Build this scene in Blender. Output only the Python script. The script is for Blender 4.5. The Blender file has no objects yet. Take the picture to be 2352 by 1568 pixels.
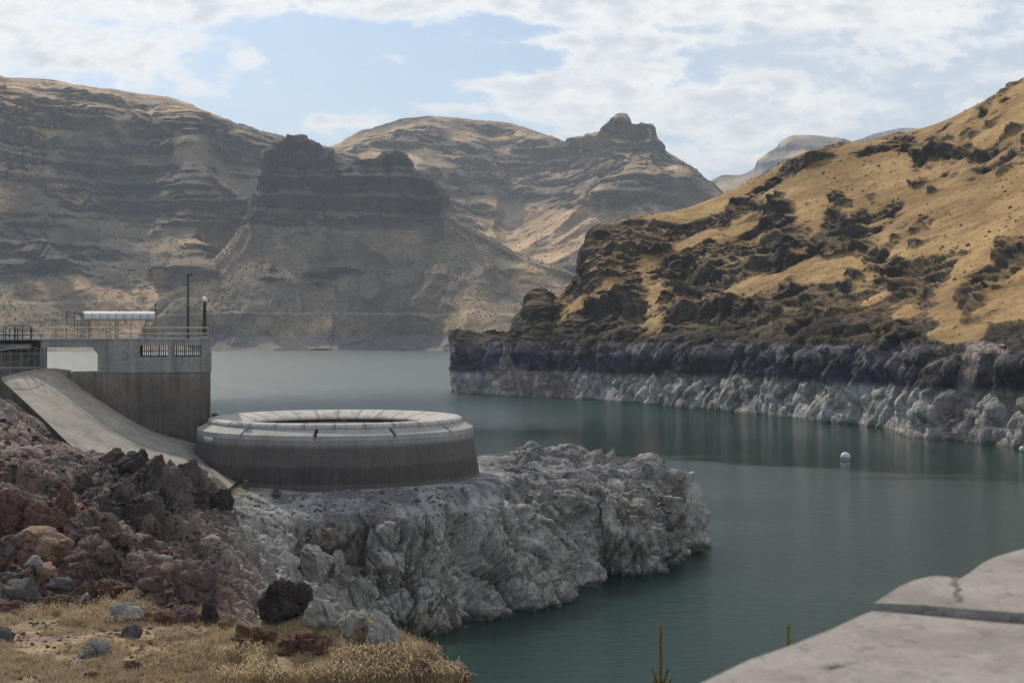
import bpy, math, random
import numpy as np
from mathutils import Vector, Matrix
S = bpy.context.scene
COL = S.collection
R = math.radians
random.seed(7)
RNG = np.random.RandomState(11)

# ------------------------------------------------------------------ camera
CZ, F, CU, HV = 20.0, 3267.0, 1176.0, 765.0      # eye height above the water, focal length / centre / horizon in photo units
cd = bpy.data.cameras.new('camera'); cam = bpy.data.objects.new('camera', cd); COL.objects.link(cam)
cam.location = (0, 0, CZ); cam.rotation_euler = (R(90), 0, 0)
cd.sensor_width = 36; cd.lens = 36 * F / 2352; cd.shift_y = -(784 - HV) / 2352
cd.clip_start = 0.1; cd.clip_end = 40000
cd.dof.use_dof = True; cd.dof.focus_distance = 120; cd.dof.aperture_fstop = 10
S.camera = cam

# ------------------------------------------------------------------ world, sun, exposure
SUN_EL, SUN_AZ = 40.0, -30.0                        # azimuth from +Y towards +X
S.view_settings.view_transform = 'Standard'; S.view_settings.look = 'None'
S.view_settings.exposure = 0.08; S.view_settings.gamma = 1
W = bpy.data.worlds.new("World"); S.world = W; W.use_nodes = True
def world():
    nt = W.node_tree; nt.nodes.clear(); N = nt.nodes.new; L = nt.links.new
    def m(op, a, b=None, c=None, clamp=False):
        n = N('ShaderNodeMath'); n.operation = op; n.use_clamp = clamp
        for i, x in enumerate((a, b, c)):
            if x is None: continue
            if hasattr(x, 'links'): L(x, n.inputs[i])
            else: n.inputs[i].default_value = x
        return n.outputs[0]
    out = N('ShaderNodeOutputWorld'); bg = N('ShaderNodeBackground'); L(bg.outputs[0], out.inputs[0])
    sky = N('ShaderNodeTexSky'); sky.sky_type = 'NISHITA'; sky.sun_disc = False
    sky.sun_elevation = R(SUN_EL); sky.sun_rotation = R(SUN_AZ); sky.altitude = 900
    sky.air_density = 1.0; sky.dust_density = 1.6; sky.ozone_density = 1.5
    tc = N('ShaderNodeTexCoord'); sp = N('ShaderNodeSeparateXYZ'); L(tc.outputs['Generated'], sp.inputs[0])
    yy = m('MAXIMUM', m('ABSOLUTE', sp.outputs[1]), 0.25)
    px = m('DIVIDE', sp.outputs[0], yy); pz = m('DIVIDE', sp.outputs[2], yy)      # direction on a plane: right, up
    cb = N('ShaderNodeCombineXYZ'); L(px, cb.inputs[0]); L(m('MULTIPLY', pz, 1.9), cb.inputs[1])
    def noise(scale, detail, rough, off=(0, 0, 0), dist=0.0):
        mp = N('ShaderNodeMapping'); mp.inputs[1].default_value = off; L(cb.outputs[0], mp.inputs[0])
        n = N('ShaderNodeTexNoise'); n.inputs['Scale'].default_value = scale; n.inputs['Detail'].default_value = detail
        n.inputs['Roughness'].default_value = rough; n.inputs['Distortion'].default_value = dist
        L(mp.outputs[0], n.inputs['Vector']); return n.outputs[0]
    n1 = noise(9, 12, 0.62, (3.1, 1.7, 0), 0.15); n2 = noise(34, 8, 0.6, (7, 2, 1))
    nbig = noise(4.5, 4, 0.5, (1.3, 5.2, 2))
    def blob(u, v, ru, rv, amp, e=2.0):           # soft bank of cloud in a direction of the sky
        a = m('DIVIDE', m('SUBTRACT', px, (u - CU) / F), ru / F); b = m('DIVIDE', m('SUBTRACT', pz, (HV - v) / F), rv / F)
        d = m('ADD', m('MULTIPLY', a, a), m('MULTIPLY', b, b))
        return m('MULTIPLY', m('POWER', 2.718, m('MULTIPLY', d, -1.0)), amp)
    tot = None
    for b in [(150, 60, 250, 90, .36), (330, 150, 110, 40, .2), (565, 135, 48, 32, .34), (450, 205, 70, 26, .22), (500, 4, 320, 40, .42), (60, -10, 300, 50, .15), (250, 110, 130, 50, .10), (905, 135, 50, 28, .32),
              (650, 185, 40, 14, .22), (930, 200, 40, 12, .2), (1150, 6, 560, 46, .50), (1350, 96, 270, 17, .50), (1180, 196, 130, 22, .46),
              (1440, 160, 120, 60, .42), (1340, 245, 240, 66, .50), (1040, 250, 170, 20, .42), (830, 285, 120, 17, .40), (740, 275, 34, 15, .3), (1680, 240, 190, 56, .44), (1830, 270, 210, 44, .38),
              (1700, 350, 240, 60, .26), (1750, 20, 400, 60, .25), (2000, 110, 420, 110, .26), (2300, 200, 260, 80, .2), (1950, 30, 300, 30, .16), (-400, 100, 400, 300, .2), (1500, -500, 900, 350, .30), (300, -500, 500, 250, .15),
              (700, 130, 90, 60, -.16), (1080, 150, 100, 26, -.18), (760, 90, 260, 45, -.14), (700, 240, 220, 30, -.1)]:
        t = blob(*b); tot = t if tot is None else m('ADD', tot, t)
    den = m('ADD', m('ADD', m('MULTIPLY', m('SUBTRACT', n1, .5), 1.75), m('MULTIPLY', m('SUBTRACT', n2, .5), 1.15)), tot)
    d = m('MULTIPLY', m('SUBTRACT', den, .07), 2.6, clamp=True)
    d = m('MULTIPLY', m('MULTIPLY', d, d), m('SUBTRACT', 3.0, m('MULTIPLY', d, 2.0)))
    # thin veil spread over the right of the sky
    vr = m('MULTIPLY', m('SUBTRACT', px, (1380 - CU) / F), F / 330, clamp=True)
    veil = m('MULTIPLY', m('ADD', m('MULTIPLY', vr, .80), m('MULTIPLY', m('SUBTRACT', nbig, .5), .5)), 1.0, clamp=True)
    hz = m('ADD', m('MULTIPLY', m('SUBTRACT', .26, pz), 1.5, clamp=True), .10)
    veil = m('MAXIMUM', veil, hz)
    def mix(f, a, b):
        n = N('ShaderNodeMix'); n.data_type = 'RGBA'
        if hasattr(f, 'links'): L(f, n.inputs[0])
        else: n.inputs[0].default_value = f
        for i, x in ((6, a), (7, b)):
            if hasattr(x, 'links'): L(x, n.inputs[i])
            else: n.inputs[i].default_value = (*x, 1)
        return n.outputs[2]
    sc = N('ShaderNodeMix'); sc.data_type = 'RGBA'; sc.blend_type = 'MULTIPLY'; sc.inputs[0].default_value = 1
    L(sky.outputs[0], sc.inputs[6]); sc.inputs[7].default_value = (.80, .84, .84, 1)
    c = mix(m('MULTIPLY', veil, .93), sc.outputs[2], (5.3, 5.65, 6.15))
    shade = m('MULTIPLY', m('ADD', m('SUBTRACT', den, .30), m('MULTIPLY', m('SUBTRACT', n2, .5), 1.6)), 1.5, clamp=True)
    cl = mix(shade, (8.2, 8.1, 7.9), (5.6, 5.8, 6.1))
    c = mix(m('MULTIPLY', d, .92), c, cl)
    L(c, bg.inputs[0]); bg.inputs[1].default_value = 0.135
world()
sl = bpy.data.lights.new('sun', 'SUN'); sun = bpy.data.objects.new('sun', sl); COL.objects.link(sun)
sl.energy = 3.4; sl.angle = R(0.6); sl.color = (1.0, .91, .79)
sd = Vector((math.sin(R(SUN_AZ)) * math.cos(R(SUN_EL)), math.cos(R(SUN_AZ)) * math.cos(R(SUN_EL)), math.sin(R(SUN_EL))))
sun.rotation_euler = sd.to_track_quat('Z', 'Y').to_euler()
S.render.engine = 'CYCLES'
S.cycles.volume_bounces = 1; S.cycles.volume_step_rate = 4
S.cycles.max_bounces = 6

# ------------------------------------------------------------------ helpers
def tag(o, label=None, cat=None, group=None, kind=None):
    if label: o['label'] = label
    if cat: o['category'] = cat
    if group: o['group'] = group
    if kind: o['kind'] = kind
    return o
def empty(name, loc, label, cat, group=None, rz=0):
    o = bpy.data.objects.new(name, None); COL.objects.link(o); o.location = loc; o.rotation_euler[2] = rz
    o.empty_display_size = .2
    return tag(o, label, cat, group)
def PP(u, v, Y): return ((u - CU) / F * Y, Y, CZ + (HV - v) / F * Y)
def PZ(u, Y, z): return ((u - CU) / F * Y, Y, z)
def WL(u, v, z=0.0):
    Y = (CZ - z) * F / (v - HV); return ((u - CU) / F * Y, Y, z)
def npmesh(name, V, faces, mat, parent=None, smooth=True, col=None, alpha=None):
    me = bpy.data.meshes.new(name); V = np.asarray(V, np.float32); faces = np.asarray(faces, np.int32)
    k = faces.shape[1]
    me.vertices.add(len(V)); me.vertices.foreach_set('co', V.ravel())
    me.loops.add(faces.size); me.loops.foreach_set('vertex_index', faces.ravel())
    me.polygons.add(len(faces)); me.polygons.foreach_set('loop_start', np.arange(0, faces.size, k, dtype=np.int32))
    me.update(calc_edges=True)
    me.polygons.foreach_set('use_smooth', np.full(len(faces), smooth))
    if col is not None:
        a = me.color_attributes.new('Col', 'FLOAT_COLOR', 'POINT')
        c = np.ones((len(V), 4), np.float32); c[:, :3] = col
        if alpha is not None: c[:, 3] = alpha
        a.data.foreach_set('color', c.ravel())
    me.materials.append(mat); me.validate(clean_customdata=False)
    o = bpy.data.objects.new(name, me); COL.objects.link(o)
    if parent: o.parent = parent
    return o
class MB:
    def __init__(s): s.v = []; s.f = []
    def add(s, vs, fs):
        b = len(s.v); s.v += [tuple(x) for x in vs]; s.f += [tuple(b + i for i in f) for f in fs]
    def hexa(s, p):   # 8 points: bottom 4 ccw then top 4
        s.add(p, [(3, 2, 1, 0), (4, 5, 6, 7), (0, 1, 5, 4), (1, 2, 6, 5), (2, 3, 7, 6), (3, 0, 4, 7)])
    def box(s, c, d, rz=0):
        cx, cy, cz = c; a, b, h = d[0] / 2, d[1] / 2, d[2] / 2; co, si = math.cos(rz), math.sin(rz)
        p = [(cx + x * co - y * si, cy + x * si + y * co, cz + z) for z in (-h, h) for x, y in ((-a, -b), (a, -b), (a, b), (-a, b))]
        s.hexa(p)
    def tube(s, pts, r, n=8):
        pts = [Vector(p) for p in pts]; rs = r if isinstance(r, (list, tuple)) else [r] * len(pts); rings = []
        for i, p in enumerate(pts):
            d = (pts[min(i + 1, len(pts) - 1)] - pts[max(i - 1, 0)]).normalized()
            a = d.cross(Vector((0, 0, 1))) if abs(d.z) < .95 else d.cross(Vector((1, 0, 0)))
            a.normalize(); b = d.cross(a)
            rings.append([p + (a * math.cos(2 * math.pi * k / n) + b * math.sin(2 * math.pi * k / n)) * rs[i] for k in range(n)])
        vs = [q for r_ in rings for q in r_]; fs = []
        for i in range(len(rings) - 1):
            for k in range(n):
                fs.append((i * n + k, i * n + (k + 1) % n, (i + 1) * n + (k + 1) % n, (i + 1) * n + k))
        fs.append(tuple(reversed(range(n)))); fs.append(tuple(range(len(vs) - n, len(vs))))
        s.add(vs, fs)
    def lathe(s, prof, c=(0, 0), n=96, a0=0, a1=2 * math.pi):
        full = abs(a1 - a0 - 2 * math.pi) < 1e-6; m_ = n if full else n + 1; vs = []; fs = []
        for k in range(m_):
            t = a0 + (a1 - a0) * k / n
            vs += [(c[0] + r * math.cos(t), c[1] + r * math.sin(t), z) for r, z in prof]
        P = len(prof)
        for k in range(n):
            k2 = (k + 1) % m_
            for i in range(P - 1):
                fs.append((k * P + i, k2 * P + i, k2 * P + i + 1, k * P + i + 1))
        s.add(vs, fs)
    def prism(s, poly, fn0, fn1):  # polygon -> two mapped copies + sides
        n = len(poly); vs = [fn0(p) for p in poly] + [fn1(p) for p in poly]
        s.add(vs, [tuple(range(n)), tuple(range(2 * n - 1, n - 1, -1))] + [(i, n + i, n + (i + 1) % n, (i + 1) % n) for i in range(n)])
    def build(s, name, mat, parent=None, smooth=False, bevel=0):
        me = bpy.data.meshes.new(name); 
        V = s.v
        if parent is not None:
            l = parent.location; rz = parent.rotation_euler[2]; co, si = math.cos(-rz), math.sin(-rz)
            V = [((x - l.x) * co - (y - l.y) * si, (x - l.x) * si + (y - l.y) * co, z - l.z) for x, y, z in V]
        me.from_pydata(V, [], s.f); me.update(); me.materials.append(mat)
        import bmesh
        bm = bmesh.new(); bm.from_mesh(me); bmesh.ops.recalc_face_normals(bm, faces=bm.faces)
        bm.to_mesh(me); bm.free()
        me.polygons.foreach_set('use_smooth', np.full(len(me.polygons), smooth))
        o = bpy.data.objects.new(name, me); COL.objects.link(o)
        if parent is not None: o.parent = parent
        if bevel:
            b = o.modifiers.new('b', 'BEVEL'); b.width = bevel; b.segments = 2; b.limit_method = 'ANGLE'
        return o

# ---- numpy noise
TB = RNG.rand(64 * 64 * 64).astype(np.float32); T3 = [RNG.rand(64 * 64 * 64).astype(np.float32) for _ in range(4)]
def vnoise(p):
    i = np.floor(p).astype(np.int32); f = (p - i).astype(np.float32); f = f * f * f * (f * (f * 6 - 15) + 10)
    x0, y0, z0 = i[:, 0] & 63, i[:, 1] & 63, i[:, 2] & 63; x1, y1, z1 = (x0 + 1) & 63, (y0 + 1) & 63, (z0 + 1) & 63
    def g(x, y, z): return TB[(x * 64 + y) * 64 + z]
    fx, fy, fz = f[:, 0], f[:, 1], f[:, 2]
    a = g(x0, y0, z0); b = g(x1, y0, z0); c = g(x0, y1, z0); d = g(x1, y1, z0)
    e = g(x0, y0, z1); h = g(x1, y0, z1); k = g(x0, y1, z1); l = g(x1, y1, z1)
    a += (b - a) * fx; c += (d - c) * fx; e += (h - e) * fx; k += (l - k) * fx
    a += (c - a) * fy; e += (k - e) * fy
    return a + (e - a) * fz
ROT = np.array([[.80, .36, .48], [-.48, .86, .17], [-.36, -.36, .86]], np.float32)
def fbm(p, s, o=5, g=.5, sc=(1, 1, 1)):      # s = size of the largest feature; -> about -1..1
    q = p * (np.array(sc, np.float32) / s) + 13.7; a = 1; t = 0; r = 0
    for _ in range(o):
        r = r + a * (vnoise(q) * 2 - 1); t += a; a *= g; q = (q @ ROT) * 2.03 + 5.1
    return r / t * 1.6
def ridged(p, s, o=5, g=.55, sc=(1, 1, 1)):  # 0..1, sharp crests
    q = p * (np.array(sc, np.float32) / s) + 3.3; a = 1; t = 0; r = 0; w = 1
    for _ in range(o):
        n = 1 - np.abs(vnoise(q) * 2 - 1); n = n * n * w; r = r + a * n; t += a; w = np.clip(n * 1.6, 0, 1); a *= g; q = (q @ ROT) * 2.03 + 9.2
    return r / t
_q = RNG.normal(size=(256, 3, 3)); AX = np.linalg.qr(_q)[0].astype(np.float32)
def facets(p, s, sc=(1, 1, 1), k=1.25, mask=None):
    """fractured rock: every cell is a tilted block with flat faces; the surface is the outermost block.  -> height about -.5...5, width of the joint"""
    if mask is not None:
        v = np.zeros(len(p), np.float32); e = np.ones(len(p), np.float32)
        if mask.any(): v[mask], e[mask] = facets(p[mask], s, sc, k)
        return v, e
    q = p * (np.array(sc, np.float32) / s) + 7.7
    b = np.floor(q - .5).astype(np.int32); best = np.full(len(q), -9, np.float32); sec = best.copy(); st = np.zeros(len(q), np.float32)
    for dx in (0, 1):
        for dy in (0, 1):
            for dz in (0, 1):
                c = b + np.array((dx, dy, dz), np.int32); h = ((c[:, 0] & 63) * 64 + (c[:, 1] & 63)) * 64 + (c[:, 2] & 63)
                j = np.stack([T3[m][h] for m in range(3)], 1); d = (q - (c + .5 + (j - .5) * .8)).astype(np.float32)
                r4 = T3[3][h]; A = AX[(r4 * 4095).astype(np.int32) & 255]
                w = np.abs(np.einsum('nij,nj->ni', A, d)); ch = np.maximum(np.maximum(w[:, 0] * 1.25, w[:, 1]), w[:, 2] * .8)
                val = (r4 - .5) * .55 - k * ch - .35 * (d * d).sum(1)
                st = np.where(val > best, (r4 - .5) * 1.0 + (d * A[:, 0]).sum(1) * .9, st)
                sec = np.maximum(sec, np.minimum(val, best)); best = np.maximum(best, val)
    return (best + .52) * .85 + st * .75, best - sec
def sst(a, b, x):
    t = np.clip((x - a) / (b - a), 0, 1); return t * t * (3 - 2 * t)
def lerp3(a, b, t): return a + (b - a) * t[:, None]
def C(*c): return np.array(c, np.float32)

def catmull(P, n):     # P (k, m, 3) resampled along axis 0 to n, centripetal enough for our use
    k = P.shape[0]; t = np.linspace(0, k - 1, n); i = np.minimum(t.astype(int), k - 2); f = (t - i)[:, None, None]
    p0 = P[np.maximum(i - 1, 0)]; p1 = P[i]; p2 = P[i + 1]; p3 = P[np.minimum(i + 2, k - 1)]
    m1 = (p2 - p0) * .5; m2 = (p3 - p1) * .5
    # limit overshoot
    lim = np.linalg.norm(p2 - p1, axis=2, keepdims=True)
    for m_ in (m1, m2):
        l = np.linalg.norm(m_, axis=2, keepdims=True) + 1e-9; m_ *= np.minimum(1, 1.2 * lim / l)
    return (2 * f**3 - 3 * f**2 + 1) * p1 + (f**3 - 2 * f**2 + f) * m1 + (-2 * f**3 + 3 * f**2) * p2 + (f**3 - f**2) * m2
def resample(P, axis, n):
    """arc-length-even catmull resampling along an axis of a control grid"""
    Q = np.moveaxis(P, axis, 0); d = catmull(Q, (Q.shape[0] - 1) * 24 + 1)
    w = np.linalg.norm(np.diff(d, axis=0), axis=2) ; w = w.mean(1); s = np.concatenate([[0], np.cumsum(w)]); s /= s[-1]
    t = np.interp(np.linspace(0, 1, n), s, np.arange(len(s))); i = np.minimum(t.astype(int), len(s) - 2); f = (t - i)[:, None, None]
    return np.moveaxis(d[i] * (1 - f) + d[i + 1] * f, 0, axis)
def patch(ctrl, nr, nc):
    P = np.array(ctrl, np.float64); P = resample(resample(P, 1, nc), 0, nr); return P
def gridfaces(nr, nc):
    i = np.arange(nr - 1)[:, None] * nc + np.arange(nc - 1)[None, :]
    return np.stack([i, i + 1, i + nc + 1, i + nc], -1).reshape(-1, 4)
def gnormals(P):
    a = np.gradient(P, axis=0); b = np.gradient(P, axis=1); n = np.cross(b, a); n /= np.linalg.norm(n, axis=2, keepdims=True) + 1e-9
    return n
def proj(p):
    return CU + p[:, 0] / p[:, 1] * F, HV - (p[:, 2] - CZ) / p[:, 1] * F

# ---- materials
def nodes(name):
    m = bpy.data.materials.new(name); m.use_nodes = True; nt = m.node_tree; b = nt.nodes['Principled BSDF']; return m, nt, b
def lk(nt, a, b): nt.links.new(a, b)
def nz(nt, scale, detail=6, rough=.6, vec=None, sc=None, coord='Object'):
    n = nt.nodes.new('ShaderNodeTexNoise'); n.inputs['Scale'].default_value = scale; n.inputs['Detail'].default_value = detail; n.inputs['Roughness'].default_value = rough
    g = nt.nodes.new('ShaderNodeNewGeometry')
    mp = nt.nodes.new('ShaderNodeMapping'); lk(nt, g.outputs['Position'], mp.inputs[0])
    if sc: mp.inputs[3].default_value = sc
    lk(nt, mp.outputs[0], n.inputs['Vector']); return n.outputs[0]
def ramp(nt, f, stops):
    r = nt.nodes.new('ShaderNodeValToRGB'); lk(nt, f, r.inputs[0]); e = r.color_ramp.elements
    while len(e) < len(stops): e.new(.5)
    for i, (p, c) in enumerate(stops): e[i].position = p; e[i].color = (*c, 1) if len(c) == 3 else c
    return r.outputs[0]
def mixc(nt, f, a, b, mode='MIX'):
    n = nt.nodes.new('ShaderNodeMix'); n.data_type = 'RGBA'; n.blend_type = mode
    if hasattr(f, 'links'): lk(nt, f, n.inputs[0])
    else: n.inputs[0].default_value = f
    for i, x in ((6, a), (7, b)):
        if hasattr(x, 'links'): lk(nt, x, n.inputs[i])
        else: n.inputs[i].default_value = (*x, 1)
    return n.outputs[2]
def mth(nt, op, a, b=0.0, clamp=False):
    n = nt.nodes.new('ShaderNodeMath'); n.operation = op; n.use_clamp = clamp
    for i, x in enumerate((a, b)):
        if hasattr(x, 'links'): lk(nt, x, n.inputs[i])
        else: n.inputs[i].default_value = x
    return n.outputs[0]
def bump(nt, b, h, dist, strength=1.0, prev=None):
    n = nt.nodes.new('ShaderNodeBump'); n.inputs['Distance'].default_value = dist; n.inputs['Strength'].default_value = strength
    lk(nt, h, n.inputs['Height'])
    if prev: lk(nt, prev, n.inputs['Normal'])
    lk(nt, n.outputs[0], b.inputs['Normal']); return n.outputs[0]
def terrain_mat(name, s, bd, var=.5, sc=None, cr=1.0, zc=.6):
    """vertex rock/soil colour broken up by noise of real size s metres, bumped by bd metres; joints and broken faces where the alpha of Col says bare rock"""
    m, nt, b = nodes(name); a = nt.nodes.new('ShaderNodeAttribute'); a.attribute_name = 'Col'
    n1 = nz(nt, 1 / s, 8, .65, sc=sc); n2 = nz(nt, 4.3 / s, 8, .7, sc=sc)
    k = mth(nt, 'ADD', mth(nt, 'MULTIPLY', n1, .55), mth(nt, 'MULTIPLY', n2, .45))
    f = ramp(nt, k, [(.30, (1 - var,) * 3), (.5, (1, 1, 1)), (.72, (1 + var * .9,) * 3)])
    g = nt.nodes.new('ShaderNodeNewGeometry'); wn = nt.nodes.new('ShaderNodeTexNoise'); wn.inputs['Scale'].default_value = .8 / s; wn.inputs['Detail'].default_value = 4; lk(nt, g.outputs['Position'], wn.inputs['Vector'])
    va = nt.nodes.new('ShaderNodeVectorMath'); va.operation = 'MULTIPLY_ADD'; lk(nt, wn.outputs['Color'], va.inputs[0]); va.inputs[1].default_value = (s * 1.3,) * 3; lk(nt, g.outputs['Position'], va.inputs[2])
    mp = nt.nodes.new('ShaderNodeMapping'); mp.inputs[3].default_value = (1, 1, zc); mp.inputs[2].default_value = (.3, .35, 0); lk(nt, va.outputs[0], mp.inputs[0])
    hs = None; col = mixc(nt, 1, a.outputs['Color'], f, 'MULTIPLY'); al = mth(nt, 'MULTIPLY', a.outputs['Alpha'], cr)
    for sca, w in ((.75 / s, 1.0), (2.1 / s, .5), (5.2 / s, .25)):
        v = nt.nodes.new('ShaderNodeTexVoronoi'); v.feature = 'F1'; v.distance = 'CHEBYCHEV'; v.inputs['Scale'].default_value = sca; lk(nt, mp.outputs[0], v.inputs['Vector'])
        sp = nt.nodes.new('ShaderNodeSeparateXYZ'); lk(nt, v.outputs['Color'], sp.inputs[0])
        h = mth(nt, 'MULTIPLY', mth(nt, 'SUBTRACT', mth(nt, 'MULTIPLY', sp.outputs[0], .7), v.outputs['Distance']), w); hs = h if hs is None else mth(nt, 'ADD', hs, h)
        if w > .3:
            t = ramp(nt, sp.outputs[1], [(0, (.80,) * 3), (1, (1.2,) * 3)]); col = mixc(nt, mth(nt, 'MULTIPLY', al, .7), col, mixc(nt, 1, col, t, 'MULTIPLY'))
            if w < .9: continue
            e = nt.nodes.new('ShaderNodeTexVoronoi'); e.feature = 'DISTANCE_TO_EDGE'; e.inputs['Scale'].default_value = sca * .8; lk(nt, mp.outputs[0], e.inputs['Vector'])
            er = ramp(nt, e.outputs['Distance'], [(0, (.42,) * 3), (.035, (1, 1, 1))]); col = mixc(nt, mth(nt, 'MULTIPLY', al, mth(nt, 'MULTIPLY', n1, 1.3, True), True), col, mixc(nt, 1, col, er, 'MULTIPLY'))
    lk(nt, col, b.inputs['Base Color'])
    b.inputs['Roughness'].default_value = .95; b.inputs['Specular IOR Level'].default_value = .15
    p = bump(nt, b, k, bd, 1.0); bn = nt.nodes.new('ShaderNodeBump'); bn.inputs['Distance'].default_value = s * .34; lk(nt, al, bn.inputs['Strength']); lk(nt, hs, bn.inputs['Height']); lk(nt, p, bn.inputs['Normal']); lk(nt, bn.outputs[0], b.inputs['Normal']); return m
def flat_mat(name, c, rough=.6, metal=0, s=None, var=.25, bd=0, spec=.4):
    m, nt, b = nodes(name); b.inputs['Roughness'].default_value = rough; b.inputs['Metallic'].default_value = metal; b.inputs['Specular IOR Level'].default_value = spec
    s = s or .15
    n = nz(nt, 1 / s, 6, .6); f = ramp(nt, n, [(.3, tuple(x * (1 - var) for x in c)), (.5, c), (.75, tuple(min(1, x * (1 + var)) for x in c))])
    lk(nt, f, b.inputs['Base Color'])
    if bd: bump(nt, b, n, bd)
    return m

# ================================================================== WATER
def water():
    m, nt, b = nodes('lake_water')
    b.inputs['Base Color'].default_value = (.003, .030, .018, 1); b.inputs['Roughness'].default_value = .07; b.inputs['IOR'].default_value = 1.36
    w1 = nz(nt, 1.35, 6, .68, sc=(.6, 1.5, 1)); w2 = nz(nt, .35, 4, .55, sc=(.55, 1.2, 1))
    calm = nz(nt, .012, 3, .5, sc=(.8, 2.2, 1)); 
    g = nt.nodes.new('ShaderNodeNewGeometry'); sp = nt.nodes.new('ShaderNodeSeparateXYZ'); lk(nt, g.outputs['Position'], sp.inputs[0])
    far = mth(nt, 'MULTIPLY', mth(nt, 'SUBTRACT', sp.outputs[1], 290), 1 / 300, True)
    edge_ = mth(nt, 'ADD', sp.outputs[1], mth(nt, 'MULTIPLY', mth(nt, 'SUBTRACT', calm, .5), 420))
    near_ = mth(nt, 'MULTIPLY', mth(nt, 'SUBTRACT', 232, edge_), 1 / 90, True)       # wind-ruffled water this side, calm under the cliffs
    k = mth(nt, 'ADD', mth(nt, 'ADD', mth(nt, 'MULTIPLY', near_, .42), .09), mth(nt, 'MULTIPLY', far, 1.5))
    w3 = nz(nt, 6.5, 3, .6, sc=(.6, 1.4, 1)); w1 = mth(nt, 'ADD', w1, mth(nt, 'MULTIPLY', w3, .30))
    h = mth(nt, 'ADD', w1, mth(nt, 'MULTIPLY', w2, 1.3)); lk(nt, mth(nt, 'ADD', mth(nt, 'MULTIPLY', far, .30), .06), b.inputs['Roughness'])
    bn = nt.nodes.new('ShaderNodeBump'); lk(nt, h, bn.inputs['Height']); bn.inputs['Distance'].default_value = .27; lk(nt, k, bn.inputs['Strength']); lk(nt, bn.outputs[0], b.inputs['Normal'])
    mb = MB(); mb.add([(-6000, 10, 0), (6000, 10, 0), (6000, 9000, 0), (-6000, 9000, 0)], [(0, 1, 2, 3)])
    o = mb.build('water', m); o.name = 'water'; tag(o, kind='structure')
    mg = flat_mat('lake_bed', (.12, .11, .09), .9, s=5)
    mb = MB(); mb.add([(-15000, -3000, -14), (15000, -3000, -14), (15000, 15000, -14), (-15000, 15000, -14)], [(0, 1, 2, 3)])
    tag(mb.build('lake_bed', mg), kind='structure')
water()

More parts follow.
